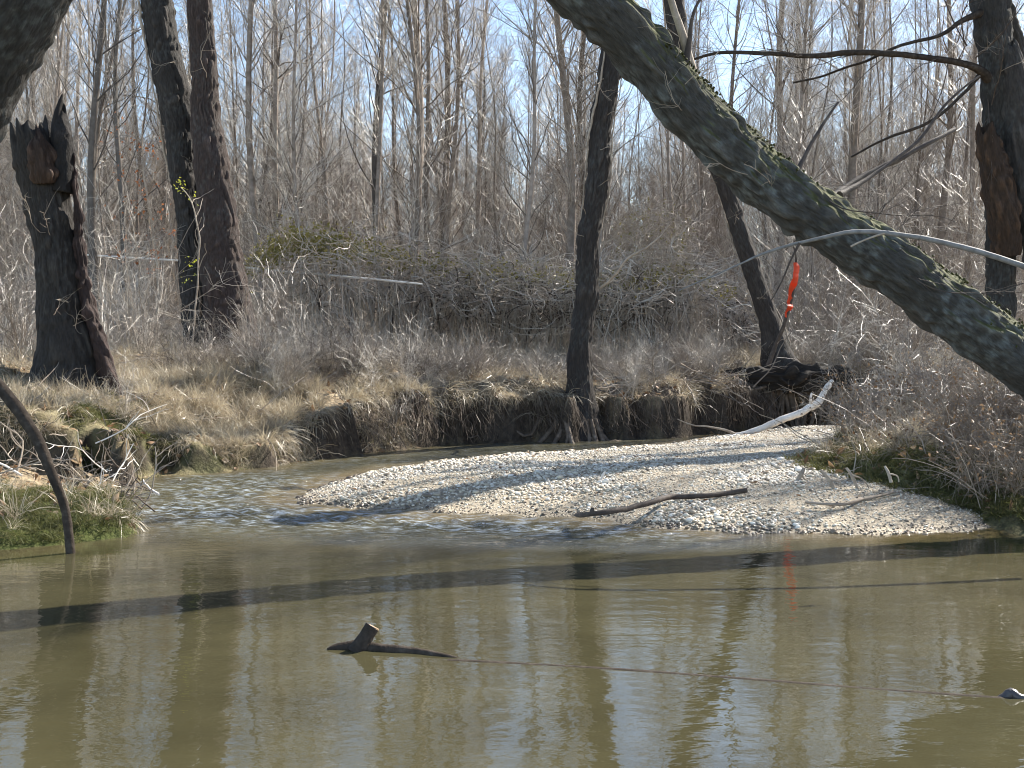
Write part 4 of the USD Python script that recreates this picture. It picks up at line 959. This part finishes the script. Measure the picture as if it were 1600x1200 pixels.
# pebbles of the bar
PEB = []
for i in range(6):
    m = trimesh.creation.icosphere(1)
    v = m.vertices * (1 + 0.5 * (noise(m.vertices * 1.6 + 9 * i, i)[:, None] - 0.5)) * np.array([1, 0.8, 0.55])
    PEB.append(((v, m.faces), 'pebble', True))
PEB += [(m_, 'wet_pebble', sm_) for m_, _, sm_ in PEB]
r_ = np.random.default_rng(15)
N = 150000
x, y = r_.uniform(-2.6, 6.5, N), r_.uniform(9.5, 20.5, N)
gz = gravel_height(x, y)
keep = (gz > -0.035) & (gz > ground_height(x, y) - 0.02) & (r_.uniform(0, 1, N) < np.clip(13.0 / y, 0.45, 1))
x, y, gz = x[keep], y[keep], gz[keep]
sz = 0.006 + 0.013 * r_.uniform(0, 1, len(x)) ** 2.5 + 0.022 * r_.uniform(0, 1, len(x)) * (r_.uniform(0, 1, len(x)) > 0.975) + 0.018 * (r_.uniform(0, 1, len(x)) > 0.997)
patch = fbm(np.stack([x * 1.3, y * 1.3, 0 * x], -1), 3, 63)
sz = sz * (0.62 + 0.7 * smoothstep(0.35, 0.65, patch))
wetp = (gz + r_.normal(0, 0.012, len(x))) < 0.028
scatter('pebbles', PEB, np.column_stack([x, y, gz + sz * 0.25]), r_.uniform(0, 6.28, len(x)), np.abs(r_.normal(0, 0.35, len(x))), sz, 'pale rounded pebbles covering the gravel bar', 'pebbles', 9, which=r_.integers(0, 6, len(x)) + 6 * wetp)

# roots and dead stalks hanging down the bank faces
r_ = np.random.default_rng(16)
sel = np.array([(p.x, p.y) for p in edge]); sel = sel[(np.abs(sel[:, 0]) < 8) & (sel[:, 1] > 12.3) & (sel[:, 1] < 24)]
sel = np.repeat(sel, 6, 0) + r_.normal(0, 0.12, (len(sel) * 6, 2))
n = len(sel)
t = np.linspace(0, 1, 6)
inward = r_.uniform(0.15, 0.6, n)
nrm = np.array([0.25, -1.0]) / math.hypot(0.25, 1.0)
X = sel[:, 0, None] - nrm[0] * (inward[:, None] - (inward + 0.12)[:, None] * t) + 0.15 * r_.normal(0, 1, (n, 1)) * t + 0.03 * r_.normal(0, 1, (n, 6))
Y = sel[:, 1, None] - nrm[1] * (inward[:, None] - (inward + 0.12)[:, None] * t) + 0.03 * r_.normal(0, 1, (n, 6))
zs = top(sel[:, 0] - nrm[0] * inward, sel[:, 1] - nrm[1] * inward)
keep = (zs > 0.3) & (fbm(np.stack([sel[:, 0], sel[:, 1], 0 * zs], -1) * 1.7, 3, 58) > 0.45)
Z = zs[:, None] * (1 - t * r_.uniform(0.5, 1.0, (n, 1))) + 0.04
Z = np.maximum(Z, np.maximum(top(X, Y), 0) + 0.01)
tag(obj('hanging_roots', tubes(np.stack([X, Y, Z], -1)[keep], r_.uniform(0.002, 0.007, (keep.sum(), 1)) * np.linspace(1, 0.5, 6)[None], 3), 'root_bark'), 'thin roots and dead stalks hanging down the cut bank face', 'roots', kind='stuff')

# ------------------------------------------------------------------ sticks, logs, the ribbon
flog = thing('fallen_log', 'bleached white log propped against the bank at the head of the gravel bar', 'log')
stick('stem', [(1060, 691, 4, 19.6), (1120, 685, 6, 19.4), (1180, 671, 9, 19.2), (1222, 655, 11, 19.1), (1262, 637, 11, 19.0), (1279, 628, 12, 19.0), (1289, 612, 9, 19.0), (1296, 604, 9, 19.0), (1303, 596, 7, 19.0)], 'bleached_wood', parent=flog, k=12, n=90, seed=3, wob=0.07, rough=0.3)
stick('side_stub', [(1268, 634, 5, 19.0), (1267, 622, 4, 18.95), (1269, 614, 3, 18.95)], 'bleached_wood', parent=flog, n=8, wob=0.01)
stick('side_twig', [(1150, 679, 5, 19.3), (1118, 668, 3, 19.25), (1085, 664, 2, 19.2), (1060, 655, 1.5, 19.2)], 'dead_wood', parent=flog, n=14, wob=0.05)
bstick = thing('fallen_branch', 'long dark branch lying on the front of the gravel bar', 'branch')
rows = [(902, 804), (930, 802), (960, 798), (985, 793), (1020, 784), (1060, 776), (1100, 775), (1140, 770), (1168, 766)]
rows3 = []
for (u_, v_), w_ in zip(rows, (7, 8, 9, 9, 9, 9, 8, 8, 8)):
    z_ = 0.0
    for _ in range(6):
        p = on(u_, v_, z_); z_ = g(p[0], p[1]) + 0.03
    rows3.append((u_, v_, w_, p[1]))
stick('stem', rows3, 'dark_wood', parent=bstick, k=8, n=40, seed=4, wob=0.02)
stick('knob', [(925, 803, 10, rows3[1][3]), (926, 793, 5, rows3[1][3])], 'dark_wood', parent=bstick, n=6, wob=0)
def grounded(u_, v_, lift=0.0):
    z_ = 0.1
    for _ in range(8):
        p = on(u_, v_, z_); z_ = g(p[0], p[1]) + lift
    return p[1]
for q, (a_, b_, w_, lab) in enumerate((((1248, 750), (1259, 734), 7, 'short pale stick leaning right, leftmost of the row at the mound foot'),
                                      ((1306, 762), (1283, 735), 6, 'pale stick leaning left, second in the row at the mound foot'),
                                      ((1342, 762), (1322, 730), 5, 'pale forked stick leaning left, third in the row at the mound foot'),
                                      ((1396, 750), (1387, 730), 5, 'small pale stick at the right end of the row at the mound foot'))):
    d_ = grounded(*a_) - 0.05
    t_ = thing('driftwood_stick', lab, 'stick')
    stick('stem', [(a_[0], a_[1] + 4, w_, d_), ((a_[0] + b_[0]) / 2 + 1, (a_[1] + b_[1]) / 2, w_, d_), (*b_, w_ * .75, d_ + .02)], 'dead_wood', parent=t_, n=16, wob=0.05, seed=q, rough=0.25)
    stick('side_twig', [((a_[0] + b_[0]) / 2, (a_[1] + b_[1]) / 2, w_ * .6, d_), (a_[0] + 8, (a_[1] + b_[1]) / 2 + 4, w_ * .4, d_), (a_[0] + 18 - 9 * (q % 2), a_[1] + 1, 2, d_)], 'dead_wood', parent=t_, n=12, wob=0.06, seed=q + 9)
for q, (a_, b_, w_, lab) in enumerate((((938, 752), (946, 736), 4, 'tiny white stick standing upright on the middle of the gravel bar'), ((864, 766), (856, 748), 3, 'tiny pale stick leaning left on the gravel bar below the middle trunk'),
                                      ((715, 697), (718, 683), 5, 'tiny pale stub standing at the waterline below the far bank'))):
    d_ = grounded(*a_)
    stick('upright_stick', [(a_[0], a_[1] + 3, w_, d_), ((a_[0] + b_[0]) / 2 - 1, (a_[1] + b_[1]) / 2, w_, d_), (*b_, w_ * .6, d_)], 'bleached_wood', lab, 'stick', n=8, wob=0.005, seed=q + 30)
stick('thin_branch', [(1258, 786, 4, grounded(1258, 788)), (1310, 789, 5, grounded(1310, 791)), (1350, 780, 5, grounded(1350, 783)), (1400, 770, 4, grounded(1400, 773))], 'dead_wood', 'thin curved brown branch on the gravel right of the dark branch', 'branch', seed=14)

# sunken log with the upright stub
log = thing('sunken_log', 'dark waterlogged log just breaking the calm surface, with an upright cut stub', 'log')
ld = on(560, 1014)[1]
def flo(u_, v_, w_, z_):
    p = on(u_, v_, z_)
    return (u_, v_, w_, p[1])
stick('stem', [flo(512, 1015, 5, .0), flo(530, 1012, 15, .004), flo(560, 1011, 21, .006), flo(600, 1015, 18, .004), flo(650, 1019, 15, .002), flo(690, 1026, 12, -.004), flo(725, 1035, 9, -.02)], 'matte_dark', parent=log, k=14, n=60, wob=0.01, seed=5, rough=0.25)
stick('stub', [(560, 1018, 36, ld), (566, 1006, 27, ld), (574, 992, 24, ld + .01), (582, 979, 22, ld + .02)], 'matte_dark', parent=log, k=16, n=30, wob=0.008, seed=6, rough=0.3)
L, r_s = path_px([(581.2, 980.2, 23, ld + .0195), (582.2, 978.2, 22.5, ld + .021)], 4)
obj('cut_end', tubes(L, r_s, 14), 'cut_wood', log)
Ls = np.linspace(on(700, 1031), on(1575, 1088), 60)
Ls[:, 1] += 0.03 * np.sin(np.linspace(0, 5, 60)); Ls[:, 2] = -0.0358 + 0.0010 * np.sin(np.linspace(0, 23, 60))
obj('submerged_stem', tubes(Ls, np.full(60, 0.04) * np.linspace(1.0, 0.98, 60), 14), 'matte_dark', log, smooth=60)
e = on(1580, 1088)
stick('far_stub', [(1556, 1093, 8, e[1]), (1572, 1089, 16, e[1]), (1580, 1083, 18, e[1]), (1592, 1090, 14, e[1] - .02), (1640, 1097, 12, e[1] - .04)], 'wet_wood', parent=log, k=12, n=20, seed=8, wob=0.005)

# leaning stick standing in the water at left
stick('leaning_branch', [(112, 885, 14, 8.75), (110, 850, 14, 8.75), (103, 805, 14, 8.75), (88, 750, 15, 8.75), (68, 700, 18, 8.8), (45, 662, 19, 8.85), (20, 630, 20, 8.9), (-20, 585, 20, 9.0), (-80, 520, 20, 9.1)], 'matte_dark', 'thick bare brown branch leaning into the water at the left edge', 'branch', k=12, n=60, seed=12, wob=0.04)
# branch in front of the leaning trunk
ob = thing('overhanging_branch', 'thin grey branch reaching in from the right across the leaning trunk', 'branch')
stick('stem', [(1800, 520, 14, 9.0), (1700, 462, 12, 9.05), (1600, 417, 9.5, 9.1), (1520, 390, 9, 9.15), (1430, 370, 8, 9.2), (1340, 361, 7, 9.25), (1270, 375, 5.5, 9.3), (1190, 397, 4, 9.4), (1150, 415, 2.5, 9.4), (1060, 455, 2, 9.45)], 'ash_twig', parent=ob, n=60, seed=13, wob=0.02)
stick('side_twig', [(1385, 364, 5, 9.22), (1360, 372, 3, 9.2), (1330, 385, 3, 9.2)], 'dead_wood', parent=ob, n=10, wob=0.01)
stick('side_twig', [(1250, 380, 5, 9.3), (1235, 410, 3, 9.3), (1222, 440, 2.5, 9.3), (1205, 470, 2, 9.3)], 'dark_wood', parent=ob, n=12, wob=0.01)

# orange ribbon on a leaning stick
stick('ribbon_stick', [(1200, 572, 8, 21.3), (1210, 545, 7, 21.3), (1226, 505, 6, 21.2), (1236, 470, 5, 21.2), (1243, 430, 4, 21.2), (1244, 405, 3, 21.2), (1240, 385, 2.5, 21.2)], 'dark_wood', 'thin dark stick leaning at the foot of the slender tree', 'stick', seed=15, wob=0.01)
n = 70
s_ = np.linspace(0, 1, n)
uu = np.interp(s_, [0, .1, .35, .6, .8, 1], [1244, 1244, 1241, 1235, 1234, 1229]); vv = np.interp(s_, [0, 1], [410, 496])
ww = np.interp(s_, [0, .08, .4, .62, .72, .88, 1], [6, 11, 12, 7, 11, 12, 6]) * (0.85 + 0.3 * noise(np.stack([s_ * 9, 0 * s_, 0 * s_], -1), 3))
tw = np.interp(s_, [0, .25, .5, .65, .8, 1], [0.1, 0.7, 0.3, 1.35, 0.5, 0.9])
C0 = np.array([at(a_, b_, 21.15) for a_, b_ in zip(uu, vv)])
C0[:, 0] += 0.02 * (noise(np.stack([s_ * 14, 0 * s_, 0 * s_ + 5], -1), 4) - 0.5); C0[:, 1] += 0.10 * (noise(np.stack([s_ * 11, 0 * s_, 0 * s_ + 9], -1), 5) - 0.5)
hw = (ww / 2 * px(21.15))[:, None] * np.stack([np.cos(tw) * 0.5 + 0.6, 0.9 * np.sin(tw * 2.5), 0.15 * np.sin(s_ * 30)], 1)
back = np.array([0, 0.004, 0.0])
V = np.concatenate([C0 - hw, C0 + np.array([0, -0.02, 0]), C0 + hw, C0 - hw + back, C0 + np.array([0, -0.016, 0]), C0 + hw + back])
F = []
for i in range(n - 1):
    for a_, b_, flip in ((0, 1, 0), (1, 2, 0), (3, 4, 1), (4, 5, 1), (2, 5, 0), (3, 0, 0)):
        q_ = [a_ * n + i, b_ * n + i, b_ * n + i + 1, a_ * n + i + 1]
        q_ = q_[::-1] if flip else q_
        F += [[q_[0], q_[1], q_[2]], [q_[0], q_[2], q_[3]]]
tag(obj('orange_ribbon', (V, np.array(F)), 'orange_tape', smooth=True), 'bright orange marking ribbon hanging on the thin stick beside the slender tree', 'ribbon')

# driftwood on the left bank: each stick a thing
r_ = np.random.default_rng(18)
for q in range(34):
    u_, v_ = r_.uniform(-30, 235), r_.uniform(690, 768)
    d_ = 11.0 + (768 - v_) / 78 * 1.8 + r_.normal(0, .2)
    p = at(u_, v_, d_); p[2] = max(g(p[0], p[1]), 0.0) + r_.uniform(0.0, 0.15)
    dirn = np.array([r_.normal(0, 1), r_.normal(0, 0.6), abs(r_.normal(0.15, 0.45))])
    S = paths(p[None] - unit(dirn)[None] * 0.25, dirn[None], np.array([r_.uniform(0.4, 0.95)]), 9, r_, 0.15)
    ks = r_.integers(3, 8, 3)
    B_ = paths(S[0, ks], unit(dirn) + r_.normal(0, 0.7, (3, 3)), r_.uniform(0.15, 0.45, 3), 6, r_, 0.2)
    rd = r_.uniform(0.006, 0.014)
    mesh = join(tubes(S, np.linspace(rd, rd * .4, 9)[None], 6), tubes(B_, np.linspace(rd * .55, rd * .2, 6)[None].repeat(3, 0), 4))
    tag(obj('driftwood_branch', mesh, ('dead_wood', 'bleached_wood', 'dead_wood', 'root_bark')[q % 4]), 'grey driftwood branch stranded below the mossy mound at left', 'branch', 'driftwood below the left mound')
# brush pile beneath the slender tree
bp = thing('brush_pile', 'tangle of grey dead branches piled on the bank between middle and slender trees', 'brush pile')
for q in range(42):
    u_ = r_.uniform(960, 1180); v_ = r_.uniform(605, 672); d_ = 20.4 + (u_ - 960) / 220 * 1.0
    p = at(u_, v_, d_); p[2] = max(p[2], g(p[0], p[1]) + 0.03)
    dirn = np.array([r_.normal(0, 1), r_.normal(-0.1, 0.3), r_.normal(0, 0.3)])
    S = paths(p[None], dirn[None], np.array([r_.uniform(0.6, 1.6)]), 10, r_, 0.16, -0.04)
    ks = r_.integers(2, 8, 4)
    B_ = paths(S[0, ks], unit(dirn) + r_.normal(0, 0.7, (4, 3)), r_.uniform(0.2, 0.6, 4), 6, r_, 0.2)
    rd = r_.uniform(0.008, 0.02)
    obj('branch', join(tubes(S, np.linspace(rd, rd * .4, 10)[None], 5), tubes(B_, np.linspace(rd * .5, rd * .2, 6)[None].repeat(4, 0), 3)), ('dead_wood', 'twig_brown')[q % 2], bp)
